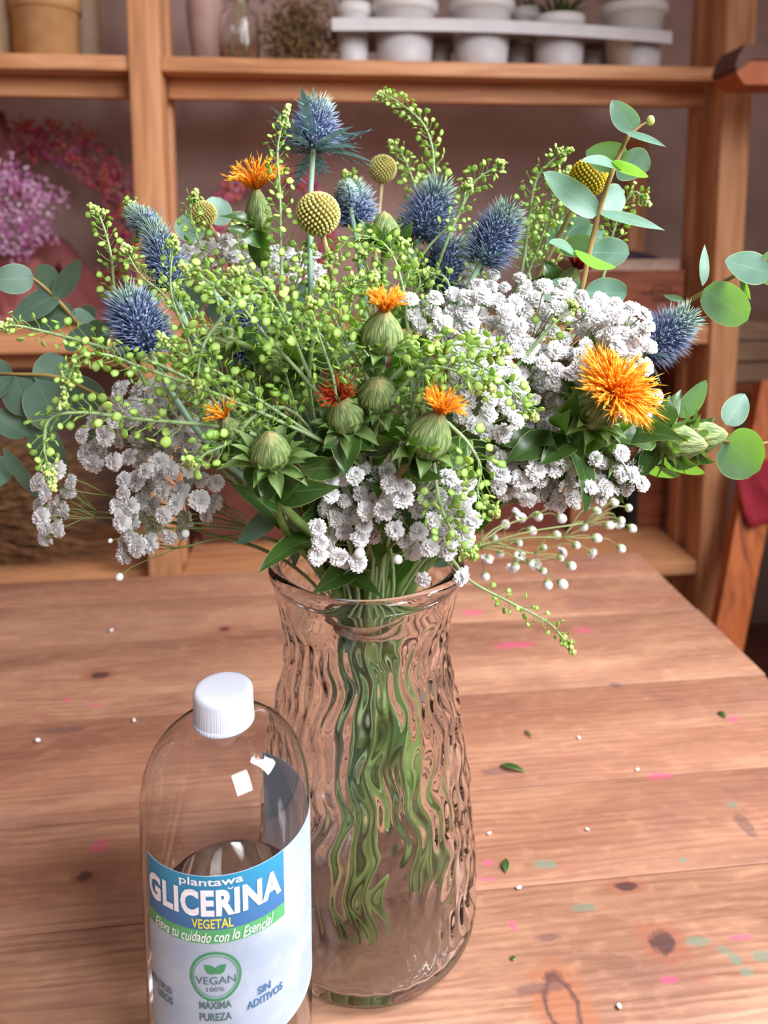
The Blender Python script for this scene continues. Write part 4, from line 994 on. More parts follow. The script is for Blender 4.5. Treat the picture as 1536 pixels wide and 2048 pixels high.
# ------------------------------------------------------------------ safflower
def safflower(label, cpx, cpy, D, rpx, ax2, tuft=0, tcol='tuft', tn=90, spread=.6, leaves=(), seed=0, bracts=9, lenk=2.3, stemmat='stem', neck=None, blen=1.0):
    rr = random.Random(seed); c = W(cpx, cpy, D); r = S(rpx, cpy, D); ax = sdir(*ax2); L = r*lenk
    b = c-ax*L*.48
    if neck:
        pts = smooth_path([b]+[W(*q) for q in neck], 4); path, B = stem_path(pts[-1], (pts[-2]-pts[-1]).normalized(), seed+200, .9, .011); path = pts[:-1]+path
    else: path, B = stem_path(b, ax, seed+200, .9, rr.choice((.011, .011, .014, .02, .07)))
    t = thing('safflower', label, 'safflower', B, 'safflower stems')
    mb = MB(); n = len(path); mb.tube([b+ax*r*.3]+path, [.0018]+[min(.0042, .0020+.00014*i) for i in range(n)], 8); build(mb, 'stem', M[stemmat], t)
    a = ax.orthogonal().normalized(); cc = ax.cross(a); rot = Matrix((a, cc, ax)).transposed().to_4x4(); rot.translation = b
    P = [(0.001, 0), (.42, .02), (.74, .10), (.94, .24), (1.0, .38), (.94, .52), (.78, .66), (.56, .79), (.36, .90), (.26 if tuft else .10, .97), (.20 if tuft else .001, 1.0)]
    mb = MB(); mb.lathe([(p_*r, z*L) for p_, z in P], 48, (0, 0, 0), rot, lambda q, t_: 1+.022*math.sin(9*q+t_*4)*math.sin(PI*t_)); hd = build(mb, 'bud', M['bud'], t)
    mb = MB()
    for k, (nb, el, ln, wd, z0) in enumerate(((bracts, .10, 1.5*blen, .70, .0), (max(4, bracts-1), .7, 1.3*blen, .58, .08), (max(4, bracts-2), 1.5, 1.15*blen, .5, .16))):
        for i in range(nb):
            q = 2*PI*(i+.5*k)/nb+rr.uniform(-.2, .2); n_ = a*math.cos(q)+cc*math.sin(q); d = (n_+ax*(el+rr.uniform(-.25, .35))).normalized()
            p_ = b+ax*L*z0+n_*r*(.35, .72, .92)[k]; ll = r*ln*rr.uniform(.75, 1.2); mb.leaf(p_, p_+d*ll, ax-n_*.2, r*wd, 'ovate', .25, .14, .04, 4, 8, .12)
    build(mb, 'bracts', M['bract'], t)
    if tuft:
        mb = MB(); tr = S(tuft, cpy, D); top = b+ax*L*.93
        for i in range(tn):
            q = rr.uniform(0, 2*PI); s_ = math.sqrt(rr.random())*spread; n_ = a*math.cos(q)+cc*math.sin(q)
            d = (ax*(1-.35*s_)+n_*s_*1.5).normalized(); ll = tr*rr.uniform(.7, 1.15); p_ = top+n_*r*.2*rr.random()
            m_ = p_+d*ll*.6+ax*ll*.06; e_ = p_+d*ll+n_*ll*.10+Vector((rr.gauss(0, .06), rr.gauss(0, .06), rr.gauss(0, .06)))*ll
            mb.tube([p_, m_, p_+(e_-p_)*.85+ax*ll*.02, e_], [tr*.018, tr*.026, tr*.032, tr*.005], 4)
            for g in range(2):
                f = (m_-p_).lerp(e_-p_, .5)+p_; mb.spike(f, e_+(a*rr.gauss(0, 1)+cc*rr.gauss(0, 1)+ax*rr.gauss(0, .6))*ll*.13, tr*.016)
        build(mb, 'florets', M[tcol], hd)
    for (bx_, by_, bd), (tx_, ty_, td), wpx, tilt in leaves:
        p_, q_ = W(bx_, by_, bd), W(tx_, ty_, td); mb = MB(); mb.leaf(p_, q_, facing(p_, q_-p_, tilt), S(wpx, by_, bd), 'ovate', .12, .10, .05, 6, 14, .10); build(mb, 'leaf', M['saff_leaf'], t)
    # foliage along the stem, inside the bouquet
    for i in range(9):
        k = min(n-7, 1+int(i*1.4)+rr.randint(0, 1)) if i < 7 else n-5+rr.randint(-1, 1); p_ = path[k]; d = Vector((rr.gauss(0, 1), rr.gauss(-.5, .8), rr.gauss(.5, .6))).normalized(); ll = rr.uniform(.028, .05) if i < 7 else rr.uniform(.02, .032)
        if i >= 7: d = Vector((rr.gauss(0, .35), rr.gauss(0, .35), 1 if rr.random() < .6 else -1)).normalized()
        mb = MB(); mb.leaf(p_, p_+d*ll, facing(p_, d, rr.uniform(-50, 50)), ll*.36, 'ovate', .12, .12, .05, 6, 12, .08); build(mb, 'leaf', M['saff_leaf'], t)
    return t
safflower('orange safflower standing high beside the upright seed sprig', 516, 422, .455, 27, (-.05, 1, .15), 62, 'tuft', 120, .85, [((505, 445, .45), (440, 432, .44), 26, 40), ((500, 470, .45), (452, 455, .44), 26, 30), ((520, 480, .455), (480, 478, .44), 40, 20)], 1, 7, 3.4)
safflower('half open orange safflower over round bud at the bouquet centre', 764, 664, .365, 44, (.10, 1, .35), 48, 'tuft', 120, .5, [((770, 720, .37), (720, 740, .36), 34, 30), ((780, 725, .38), (840, 720, .37), 34, 30)], 2, 7, 2.2)
safflower('fading red safflower with curled florets beside the closed green bud', 690, 828, .37, 40, (-.25, 1, .5), 44, 'tuft_red', 80, .75, [((700, 860, .37), (690, 950, .36), 60, 15), ((690, 870, .38), (610, 905, .37), 48, 30), ((720, 880, .385), (800, 890, .38), 56, 30)], 3, 8, 2.1)
safflower('closed green safflower bud between the red and the orange tufts', 756, 785, .372, 42, (0, 1, .9), 0, 'tuft', 0, 0, [((760, 820, .38), (720, 800, .37), 30, 30), ((770, 830, .38), (810, 850, .37), 34, 20)], 4, 9, 1.9)
safflower('orange safflower on a bent tan stem in front of the white blossoms', 860, 868, .355, 47, (.35, 1, .25), 52, 'tuft', 110, .6, [((840, 915, .36), (850, 970, .35), 50, 20), ((845, 905, .37), (800, 930, .36), 36, 30), ((880, 920, .37), (945, 880, .38), 64, 20)], 5, 8, 2.25, 'stem_tan', [(800, 950, .375), (742, 1030, .40), (745, 1090, .43)])
safflower('small orange safflower at the bouquet edge above the shaded blossoms', 462, 858, .36, 25, (-.45, 1, .2), 44, 'tuft', 40, .75, [((470, 890, .365), (500, 860, .36), 40, 20), ((480, 890, .37), (440, 930, .365), 44, 30)], 6, 7, 2.2)
safflower('closed safflower bud with pale tip low at the bouquet front', 540, 900, .352, 42, (.05, 1, .55), 0, 'tuft', 0, 0, [((550, 950, .355), (530, 1005, .35), 50, 25), ((560, 940, .36), (620, 960, .35), 50, 30), ((520, 940, .36), (490, 975, .355), 46, 25), ((590, 900, .37), (640, 890, .365), 36, 30), ((600, 930, .37), (700, 935, .37), 52, 20)], 7, 9, 2.2, 'stem', None, 1.3)
safflower('closed bud lying sideways below the large blue thistle', 440, 680, .40, 32, (-1, .25, .3), 0, 'tuft', 0, 0, [((470, 665, .40), (450, 640, .40), 34, 20), ((490, 690, .41), (545, 715, .40), 44, 30), ((490, 680, .41), (500, 650, .41), 40, 20)], 8, 7, 2.4)
safflower('wide open orange safflower bloom over the dark glossy leaves', 1196, 815, .385, 46, (.55, 1, .75), 82, 'tuft', 340, 1.25, [((1150, 880, .39), (1080, 930, .38), 56, 25), ((1120, 875, .395), (1010, 925, .385), 62, 20), ((1180, 870, .385), (1210, 890, .375), 70, 20), ((1100, 890, .40), (985, 890, .395), 60, 35), ((1150, 800, .40), (1125, 760, .395), 34, 30), ((1160, 860, .39), (1165, 920, .38), 44, 35)], 9, 8, 2.0, 'stem', [(1120, 870, .40), (1040, 900, .42)])
safflower('safflower bud pointing sideways, inner one of the twin buds', 1362, 885, .405, 38, (1, -.05, .3), 0, 'tuft', 0, 0, [((1320, 850, .40), (1340, 790, .40), 48, 20), ((1310, 880, .40), (1230, 880, .395), 60, 30), ((1320, 900, .41), (1280, 960, .40), 44, 30), ((1300, 870, .405), (1350, 830, .40), 44, 30), ((1330, 910, .405), (1400, 930, .395), 36, 40), ((1290, 900, .41), (1255, 1000, .41), 26, 40)], 10, 8, 2.6)
safflower('safflower bud pointing sideways, outer one of the twin buds with spread bracts', 1408, 872, .42, 34, (1, .12, .1), 0, 'tuft', 0, 0, [((1370, 850, .42), (1430, 835, .42), 24, 40), ((1380, 905, .42), (1430, 925, .41), 26, 30)], 11, 8, 2.7)
safflower('red safflower tucked behind the tall eucalyptus stem', 1135, 565, .47, 26, (.5, 1, .1), 44, 'tuft_crimson', 80, .8, [((1110, 570, .47), (1090, 520, .47), 44, 30), ((1100, 580, .47), (1060, 560, .47), 40, 30)], 12, 6, 2.6)
safflower('crimson safflower tuft showing between seed sprig and white blossoms', 1000, 765, .42, 26, (-.05, 1, .2), 40, 'tuft_crimson', 70, .9, [], 13, 6, 2.2)
safflower('closed pointed bud at the top between the two blue thistles', 768, 462, .46, 34, (0, 1, .1), 0, 'tuft', 0, 0, [((750, 490, .455), (722, 440, .45), 28, 20), ((790, 490, .455), (825, 440, .45), 26, 30), ((760, 500, .45), (770, 450, .445), 24, 20)], 14, 9, 2.3, 'stem', None, 1.2)
safflower('small narrow bud standing among the white blossoms', 1237, 640, .41, 15, (0.05, 1, .1), 0, 'tuft', 0, 0, [], 15, 5, 3.2)
safflower('shaded closed bud deep behind the long arching seed sprig', 535, 735, .42, 30, (.1, 1, .4), 0, 'tuft', 0, 0, [((540, 760, .42), (500, 690, .42), 50, 30), ((560, 770, .42), (620, 730, .42), 50, 30)], 16, 7, 2.2)
safflower('leafy green bud between open orange bloom and twin buds', 1232, 900, .40, 26, (.7, .3, .4), 0, 'tuft', 0, 0, [((1220, 920, .40), (1270, 970, .39), 40, 30), ((1210, 920, .40), (1250, 1010, .40), 30, 30)], 17, 9, 2.4, 'stem', None, 1.5)

# ------------------------------------------------------------------ gypsophila
def make_blossom(seed):
    rr = random.Random(seed); mb = MB()
    for (n, el, ln, wd) in ((8, -14, .98, .8), (8, 10, 1.0, .8), (8, 34, .95, .72), (7, 58, .88, .62), (4, 78, .8, .5)):
        for i in range(n):
            q = 2*PI*(i+rr.uniform(-.3, .3))/n+el; e_ = math.radians(el+rr.uniform(-12, 12)); n_ = Vector((math.cos(q), math.sin(q), 0))
            d = n_*math.cos(e_)+Vector((0, 0, math.sin(e_))); sd = Vector((-math.sin(q), math.cos(q), 0)); up = d.cross(sd)*-1
            L_ = ln*rr.uniform(.85, 1.1); vs, uv = [], []
            for a in range(4):
                t = a/3; wt = (.18, .62, .95, .8)[a]*wd*.5
                for k in range(5):
                    u = k/2-1; notch = (-.10 if k == 2 else (.04 if k in (1, 3) else -.06)) if a == 3 else 0
                    vs.append(d*(L_*(t+notch))+sd*u*wt+up*(.12*math.sin(t*3)*-1+.13*math.sin(u*6+i*2+el)*t)+Vector((0, 0, .12))); uv.append((u, t))
            mb.add(vs, [(a*5+k, a*5+k+1, (a+1)*5+k+1, (a+1)*5+k) for a in range(3) for k in range(4)], uv)
    mb.mi = 1; mb.lathe([(.001, -.42), (.2, -.38), (.3, -.15), (.34, .1), (.2, .16)], 8); mb.mi = 0
    return mb.mesh('blossom', [M['petal'], M['calyx']])
BL = [make_blossom(s_) for s_ in range(5)]
mb = MB(); mb.ball((0, 0, .25), .62, 10, 7, (1, 1, 1.1)); mb.mi = 1; mb.lathe([(.001, -.55), (.25, -.5), (.5, -.2), (.58, .15), (.45, .3)], 9); mb.mi = 0
BUD = mb.mesh('bud', [M['petal'], M['calyx']])
def pip(x, y, poly):
    ins = False; j = len(poly)-1
    for i in range(len(poly)):
        (xi, yi), (xj, yj) = poly[i], poly[j]
        if (yi > y) != (yj > y) and x < (xj-xi)*(y-yi)/(yj-yi)+xi: ins = not ins
        j = i
    return ins
def gypsophila(label, poly, n, D, dj, rpx, seed, fixed=(), buds=(), mind=1.25, face=(0, -.8, .45), drop=.03, per=6):
    rr = random.Random(seed); xs = [p_[0] for p_ in poly]; ys = [p_[1] for p_ in poly]; pts = [(x, y) for x, y in fixed]; tries = 0
    while len(pts) < n and tries < n*80:
        tries += 1; x, y = rr.uniform(min(xs), max(xs)), rr.uniform(min(ys), max(ys))
        if pip(x, y, poly) and all((x-a)**2+(y-b)**2 > (rpx*mind)**2 for a, b in pts): pts.append((x, y))
    P3 = [(W(x, y, D+rr.uniform(-dj, dj)+(.00012*(y-ys[0]) if 0 else 0)), rpx*rr.uniform(.82, 1.15), 0) for x, y in pts]+[(W(x, y, D-dj*.5), r_, 1) for x, y, r_ in buds]
    cen = sum((p_[0] for p_ in P3), Vector())/len(P3)
    Bp = Vector((VX, VY, ZB)); hub0 = cen.lerp(Bp+Vector((0, 0, .03)), .45)
    tail, B = stem_path(hub0, (cen-hub0).normalized(), seed+300)
    t = thing('gypsophila_spray', label, 'gypsophila', B, 'gypsophila sprays')
    mb = MB(); mb.tube(tail, .0012, 6)
    order = sorted(range(len(P3)), key=lambda i: math.atan2(P3[i][0].z-cen.z, P3[i][0].x-cen.x)); dirs = {}
    left = order[:]
    while left:
        s0 = left[0]; grp = sorted(left, key=lambda i: (P3[i][0]-P3[s0][0]).length)[:per]
        for i in grp: left.remove(i)
        gc_ = sum((P3[i][0] for i in grp), Vector())/len(grp); node = gc_.lerp(hub0, .28)+Vector((rr.gauss(0, .003), rr.gauss(0, .003), 0))
        mb.tube(bez(hub0, hub0.lerp(node, .4)+Vector((0, 0, .008)), node-(gc_-node)*.4, node, 6), .00062, 5)
        for i in grp:
            p_ = P3[i][0]; f = (p_-node).normalized(); d = (f*.8+Vector(face)*1.0+Vector((rr.gauss(0, .35), rr.gauss(0, .35), rr.gauss(0, .35)))).normalized(); dirs[i] = d
            q_ = p_-d*S(P3[i][1], 700, D)*.35; mb.tube(bez(node, node.lerp(q_, .5), q_-d*(q_-node).length*.35, q_, 5), .00036, 4)
    build(mb, 'stems', M['gypstem'], t)
    for i, (p_, r_, isb) in enumerate(P3):
        o = bpy.data.objects.new('bud' if isb else 'blossom', BUD if isb else rr.choice(BL)); COL.objects.link(o); o.parent = t
        s_ = S(r_, 700, D); qd = dirs[i].to_track_quat('Z', 'Y').to_matrix().to_4x4() @ Matrix.Rotation(rr.uniform(0, 6), 4, 'Z')
        o.matrix_local = Matrix.Translation(p_-WL[t]) @ qd @ Matrix.Diagonal((s_, s_, s_*rr.uniform(.8, 1.05), 1))
    return t
G = gypsophila
G('white gypsophila spray below the leaning thistle, beside the central safflower', [(815, 600), (880, 590), (960, 570), (1030, 600), (1050, 690), (980, 700), (900, 680), (830, 670)], 34, .415, .014, 19, 1)
G('white gypsophila spray behind the small narrow bud, under the tall eucalyptus', [(1040, 575), (1120, 570), (1200, 590), (1250, 620), (1240, 700), (1150, 720), (1060, 700)], 46, .42, .016, 18, 2)
G('white gypsophila spray at the bouquet edge beside the jutting thistle', [(1210, 640), (1265, 610), (1300, 640), (1312, 690), (1290, 740), (1240, 760), (1180, 740)], 26, .405, .012, 18, 3, [(1296, 654), (1298, 694), (1268, 650)], [(1290, 728, 12)])
G('dense white gypsophila spray touching the open orange bloom', [(1030, 700), (1150, 700), (1200, 750), (1180, 830), (1120, 860), (1040, 850), (1010, 770)], 44, .41, .014, 18, 4)
G('white gypsophila spray above the dark glossy leaves, beside the bent safflower', [(905, 690), (1000, 690), (1040, 760), (1040, 850), (985, 880), (930, 850), (900, 780)], 30, .395, .012, 20, 5, [(938, 802), (1002, 797), (975, 830), (960, 690)])
G('white gypsophila tuft peeking out under the open orange bloom', [(1180, 850), (1320, 790), (1330, 860), (1290, 880), (1210, 880)], 16, .415, .012, 18, 6)
G('cream gypsophila spray hanging below the glossy leaves', [(985, 905), (1080, 920), (1180, 890), (1290, 910), (1290, 965), (1200, 1000), (1100, 1010), (990, 980)], 74, .405, .02, 19, 7, (), (), .95, (0, -.7, .0))
G('white gypsophila spray drooping over the vase rim beneath the red safflower', [(625, 960), (740, 930), (790, 960), (760, 1060), (720, 1130), (640, 1130), (625, 1050)], 30, .385, .016, 20, 8, [(672, 1035), (640, 1085), (676, 1110), (690, 1120), (655, 1095), (660, 965)], [(720, 1106, 19)], 1.15)
G('white gypsophila spray in front of the vase mouth beneath the bent safflower', [(770, 940), (850, 930), (940, 960), (945, 1060), (900, 1110), (820, 1110), (770, 1040)], 38, .375, .016, 20, 9, [(826, 1100), (846, 1156), (920, 1150), (780, 970), (915, 980), (790, 1060)], [(797, 1118, 16), (935, 1022, 15)], 1.15)
G('shaded pinkish gypsophila spray under the long arching seed sprig', [(230, 775), (330, 770), (420, 800), (440, 890), (340, 930), (250, 930), (160, 920), (170, 860)], 52, .42, .02, 21, 10, [(246, 780), (190, 925), (355, 800), (330, 900)], (), 1.0, (-.3, -.8, .1))
G('shaded gypsophila spray dangling furthest down in front of the shelf post', [(230, 970), (300, 930), (400, 930), (450, 980), (430, 1020), (370, 1070), (290, 1090), (235, 1110)], 34, .41, .016, 21, 11, [(430, 1008), (340, 1070), (305, 1085), (255, 1085), (268, 1070), (252, 1110), (270, 1040), (290, 1000), (250, 960)], [(241, 1152, 14), (371, 1066, 14), (222, 1081, 8)], 1.15, (-.3, -.8, .0))
G('shaded gypsophila spray beside the straw bundle under the drooping sprig', [(75, 960), (130, 930), (160, 950), (140, 1040), (95, 1080), (70, 1010)], 14, .42, .014, 19, 12, [(145, 962), (95, 985), (110, 1020), (80, 1010), (120, 1056), (95, 1075)], [(80, 1036, 12)], 1.0, (-.5, -.7, .0))
G('soft white gypsophila cluster in the shade behind the upright seed sprig', [(370, 490), (450, 470), (520, 500), (640, 500), (640, 575), (560, 580), (480, 560), (400, 550)], 46, .50, .02, 15, 13)
G('blurred gypsophila buds hanging at the back beyond the vase', [(945, 1010), (1050, 1020), (1160, 990), (1270, 980), (1265, 1070), (1160, 1130), (1090, 1170), (990, 1165), (940, 1100)], 10, .58, .03, 13, 14, (), [(R.uniform(945, 1270), 0, 13) for _ in range(0)]+[(x, y, R.uniform(12, 17)) for x, y in ((960, 1040), (985, 1075), (1010, 1050), (1035, 1085), (1060, 1060), (1085, 1095), (1110, 1070), (1000, 1105), (1030, 1130), (1060, 1125), (1085, 1140), (1120, 1115), (1095, 1166), (1122, 1166), (1140, 1130), (1150, 1090), (1165, 1050), (1190, 1075), (1215, 1050), (1240, 1040), (1262, 1055), (1240, 1095), (1190, 1020), (1225, 1005), (1250, 985), (1205, 990), (1150, 1010), (970, 1150), (950, 1110), (1255, 1015), (1040, 1035), (1075, 1030), (1120, 1035))], 1.5, (.2, -.3, -.6))
G('white gypsophila flowers beneath the leaning thistle stem at the back', [(920, 560), (1010, 545), (1080, 560), (1060, 620), (960, 630)], 16, .46, .014, 14, 15)

# ------------------------------------------------------------------ green seed sprigs (lepidium)
def sprig(label, pts, D0, D1, seed, big=1., dens=1., bare=.12, tipk=1., zend=None):
    """pts run from the lower end to the tip"""
    rr = random.Random(seed); k = len(pts); P = [W(x, y, D0+(D1-D0)*i/(k-1)) for i, (x, y) in enumerate(pts)]
    sp_ = smooth_path(P, 8); root = sp_[0]; tail, B = stem_path(root, (sp_[1]-root).normalized(), seed+500, 1., zend, .3)
    full = tail[::-1][:-1]+sp_
    t = thing('pepperwort_sprig', label, 'pepperwort', B, 'green pepperwort sprigs')
    mb = MB(); n = len(full); m0 = len(tail)
    mb.tube(full, [.0011 if i < m0 else .0010-.0006*(i-m0)/(n-m0) for i in range(n)], 6); build(mb, 'stem', M['stem_pale'], t)
    cum = [0]
    for a, b in zip(sp_, sp_[1:]): cum.append(cum[-1]+(b-a).length)
    L = cum[-1]
    def at(s_):
        for i in range(len(cum)-1):
            if s_ <= cum[i+1]: f = (s_-cum[i])/(cum[i+1]-cum[i]+1e-9); return sp_[i].lerp(sp_[i+1], f), (sp_[i+1]-sp_[i]).normalized()
        return sp_[-1], (sp_[-1]-sp_[-2]).normalized()
    pods, ped, tips = MB(), MB(), MB()
    s_ = L*bare; i = 0
    while s_ < L*.9:
        p_, tg = at(s_); f = s_/L; q = i*2.39996+rr.uniform(-.4, .4); a = tg.orthogonal().normalized(); c = tg.cross(a); n_ = a*math.cos(q)+c*math.sin(q)
        ln = .0095*(1-.5*f)*big**.5*rr.uniform(.75, 1.2); d = (n_+tg*(.35+.5*f)).normalized(); e_ = p_+d*ln+tg*ln*.15
        ped.tube([p_, p_+d*ln*.5-tg*ln*.05, e_], [.00026, .0002, .0002], 3, False)
        r_ = .0025*big**.45*(1-.36*f)*rr.uniform(.75, 1.15)
        nn = (UP*.3+Vector((.1, -.5, 0))+Vector((rr.gauss(0, .8), rr.gauss(0, .8), rr.gauss(0, .8)))).normalized()
        pods.coin(e_+d*r_*.8, nn, r_, r_*.16, d)
        s_ += .00125/dens*(1-.25*f)*(.8+.25*big); i += 1
    for j in range(int(46*tipk)):
        f = .86+.14*rr.random()**.8; p_, tg = at(L*f); q = j*2.39996; a = tg.orthogonal().normalized(); c = tg.cross(a); n_ = a*math.cos(q)+c*math.sin(q)
        ln = .0046*(1.12-(f-.86)/.14*.75)*rr.uniform(.7, 1.1); d = (n_+tg*(.7+(f-.86)*9)).normalized(); e_ = p_+d*ln
        ped.tube([p_, e_], [.00022, .0002], 3, False); tips.ball(e_, rr.uniform(.0007, .0011), 5, 4)
    build(ped, 'pod_stalks', M['pedicel'], t); build(pods, 'seed_pods', M['pod'], t); build(tips, 'bud_tip', M['podtip'], t)
    return t
Sg = sprig
Sg('tall upright pepperwort sprig crossing in front of the high orange safflower', [(566, 600), (563, 554), (560, 398), (555, 300), (568, 238), (576, 214)], .42, .42, 1, .85, .8, .1)
Sg('pepperwort sprig arching over highest at the back, its tip hooked', [(880, 420), (869, 352), (864, 294), (846, 248), (807, 212), (768, 190), (748, 199)], .52, .52, 2, .95)
Sg('short pepperwort sprig below the hooked top sprig', [(845, 420), (826, 362), (804, 310), (780, 284)], .54, .54, 3, .9)
Sg('pepperwort sprig bowing towards the golden craspedia', [(1050, 500), (1058, 430), (1075, 355), (1115, 312), (1140, 300)], .48, .47, 4, .95)
Sg('pepperwort sprig across the two big blue thistles', [(830, 530), (860, 490), (915, 430), (938, 362)], .46, .45, 5, .8, .9, .4)
Sg('small pepperwort sprig pointing sideways above the leaning thistle', [(930, 400), (951, 362), (1003, 326)], .48, .48, 6, .9)
Sg('pepperwort sprig nodding beyond the tall eucalyptus, nearest the post', [(1215, 520), (1224, 473), (1244, 417), (1270, 384), (1297, 408)], .49, .48, 7, .85)
Sg('pepperwort sprig rising behind the golden craspedia', [(1050, 560), (1078, 486), (1117, 378), (1138, 336)], .50, .50, 8, .9)
Sg('slim upright pepperwort sprig standing alone above the large blue thistle', [(240, 640), (228, 569), (221, 504), (202, 439), (182, 413)], .43, .43, 9, .9, .8)
Sg('pepperwort sprig slanting above the large blue thistle towards the pink paper', [(365, 640), (326, 588), (280, 549), (248, 492)], .42, .42, 10, .95)
Sg('pepperwort sprig with pale tip behind the small pale thistle', [(330, 520), (293, 455), (254, 405)], .46, .46, 11, .9)
Sg('pepperwort sprig overlapping the small pale craspedia ball', [(425, 570), (413, 523), (382, 432), (391, 384)], .45, .45, 12, .9, .9)
Sg('thin pepperwort sprig in front of the dark thistle', [(390, 720), (374, 673), (342, 582), (347, 474)], .39, .39, 13, .7, .7)
Sg('pepperwort sprig reaching sideways over the shaded eucalyptus', [(260, 710), (156, 680), (88, 663), (30, 651), (-4, 655)], .38, .37, 14, 1., .55)
Sg('long pepperwort sprig arching over and down below the large blue thistle', [(620, 870), (456, 797), (293, 738), (208, 709), (158, 715), (140, 754), (122, 815)], .37, .345, 15, 1.05, 1.1)
Sg('pepperwort sprig running above the long arching sprig', [(640, 880), (500, 787), (420, 735), (358, 705), (318, 670)], .375, .36, 16, 1.05, 1.1)
Sg('drooping pepperwort sprig hanging lowest over the shaded blossoms', [(420, 850), (277, 838), (163, 825), (100, 838), (88, 890), (98, 942), (107, 976)], .36, .34, 17, 1., .8)
Sg('bright pepperwort sprig with pale tip pointing at the dark thistle', [(600, 745), (525, 663), (460, 591), (363, 533)], .37, .345, 18, 1.25, 1.1)
Sg('bright pepperwort sprig beside it with tip under the upright sprig', [(610, 730), (571, 637), (530, 570), (468, 540)], .37, .35, 19, 1.25, 1.1)
Sg('bright pepperwort sprig standing over the red safflower', [(672, 800), (665, 750), (642, 682), (618, 600)], .365, .355, 20, 1.1, 1.1)
Sg('pepperwort sprig with round pods beside the central orange safflower', [(725, 740), (700, 700), (670, 640), (640, 565)], .37, .36, 21, 1.25, 1.1)
Sg('pepperwort sprig with pale tip under the craspedia ball', [(640, 640), (660, 595), (705, 568), (752, 553)], .385, .375, 22, 1.05, 1.1)
Sg('curling pepperwort sprig bent over beneath the closed top bud', [(810, 610), (804, 570), (787, 515), (758, 482), (705, 474), (652, 530)], .41, .40, 23, 1., 1.)
Sg('twisted pepperwort sprig below the two big blue thistles', [(880, 640), (901, 600), (890, 555), (850, 545)], .42, .42, 24, .7, .8)
Sg('pepperwort sprig laid across the white blossoms, tip pointing down', [(880, 720), (912, 716), (974, 739), (1023, 781), (1070, 836)], .37, .36, 25, 1.15, 1.)
Sg('pepperwort sprig ending at the crimson tuft', [(800, 740), (834, 713), (893, 690), (960, 694), (1017, 702)], .37, .36, 26, 1.15, 1.1)
Sg('pepperwort sprig with crowded round pods beside the central safflower', [(800, 780), (844, 735), (912, 742), (984, 777)], .365, .355, 27, 1.3, 1.3)
Sg('pepperwort sprig clustered above the bent orange safflower', [(820, 850), (830, 790), (850, 735), (870, 690)], .37, .36, 28, 1.3, 1.3)
Sg('dangling pepperwort sprig with yellow tip beside the front white spray', [(900, 850), (935, 885), (961, 934), (956, 990), (994, 1028)], .36, .345, 29, 1.05, 1.)
Sg('pepperwort sprig hanging through the front white spray', [(868, 930), (880, 1007), (905, 1062), (945, 1115)], .36, .35, 30, 1.15, 1.)
Sg('pepperwort sprig drooping outside the vase over the table', [(905, 1120), (943, 1163), (1015, 1202), (1100, 1248), (1148, 1306)], .43, .44, 31, .8, .5, .3)
Sg('short pepperwort sprig under the small orange safflower', [(480, 860), (458, 886), (415, 905), (385, 928)], .36, .345, 32, 1.15, 1.2)
Sg('tiny pepperwort sprig rising from the dense white blossoms', [(1070, 690), (1101, 655), (1148, 610)], .40, .40, 33, .75, .6)
Sg('pepperwort sprig hanging over the lying closed bud', [(440, 640), (412, 680), (400, 720), (394, 772)], .365, .355, 34, .95, 1.1)
Sg('pepperwort sprig filling behind the leaning thistle', [(1085, 560), (1100, 480), (1130, 430), (1170, 395)], .52, .52, 35, .95, 1.2)
Sg('shaded pepperwort sprig deep behind the dark thistle', [(420, 760), (400, 690), (380, 630), (350, 590)], .43, .43, 36, 1., 1.2)
Sg('shaded pepperwort sprig in the hollow beside the red safflower', [(600, 850), (580, 780), (560, 720), (520, 690)], .41, .41, 37, 1.1, 1.2)
Sg('pepperwort sprig between the central safflower and the closed bud', [(760, 740), (720, 690), (700, 620), (710, 560)], .39, .38, 38, 1.1, 1.2)
Sg('pepperwort sprig behind the central safflower towards the blue thistles', [(830, 680), (820, 610), (840, 560), (800, 480)], .42, .42, 39, 1., 1.2)
Sg('pepperwort sprig lying over the shaded white blossoms', [(560, 620), (500, 600), (450, 560), (400, 580)], .40, .39, 40, 1.1, 1.1)
Sg('pepperwort sprig filling the back beside the craspedia', [(740, 470), (720, 410), (700, 360), (690, 345)], .56, .56, 41, .9, 1.2)

# ------------------------------------------------------------------ leaf bits on the table
def bit(label, px0, py0, px1, py1, wpx):
    a, b = T(px0, py0, TZ+.0012), T(px1, py1, TZ+.0012); mb = MB(); mb.leaf(a, b, UP, S(wpx, py0, a.y), 'lance', .15, .08, .03, 4, 8)
    o = build(mb, 'leaf_scrap', M['saff_leaf'], None, True, (a+b)/2); tag(o, label, 'leaf scrap', 'leaf scraps on the table'); o.modifiers.new('Solidify', 'SOLIDIFY').thickness = .0004
bit('long dark green leaf scrap on the table beside the vase', 1000, 1531, 1052, 1544, 16)
bit('short upright green leaf scrap near the pink spots on the table', 1012, 1745, 1012, 1716, 14)
bit('dry brown scrap on the table nearest its far corner', 1438, 1422, 1452, 1436, 10)
bit('thin olive leaf scrap above the long dark one on table', 1050, 1460, 1064, 1476, 5)
bit('lime green speck of leaf near the large knot', 1022, 1918, 1032, 1914, 8)
def petal(label, px, py, r):
    a = T(px, py, TZ+.0006); mb = MB(); rr = random.Random(px)
    for k in range(3): mb.ball(a+Vector((rr.gauss(0, r*.4), rr.gauss(0, r*.4), r*.5)), r*.7, 6, 4, (1, 1, .55))
    tag(build(mb, 'fallen_petal', M['petal'], None, True, a), label, 'petal', 'fallen petals on the table')
petal('white petal fallen near the front knot', 1240, 2014, .0021)
petal('white petal fallen on the seam beside the vase base', 1038, 1778, .0019)
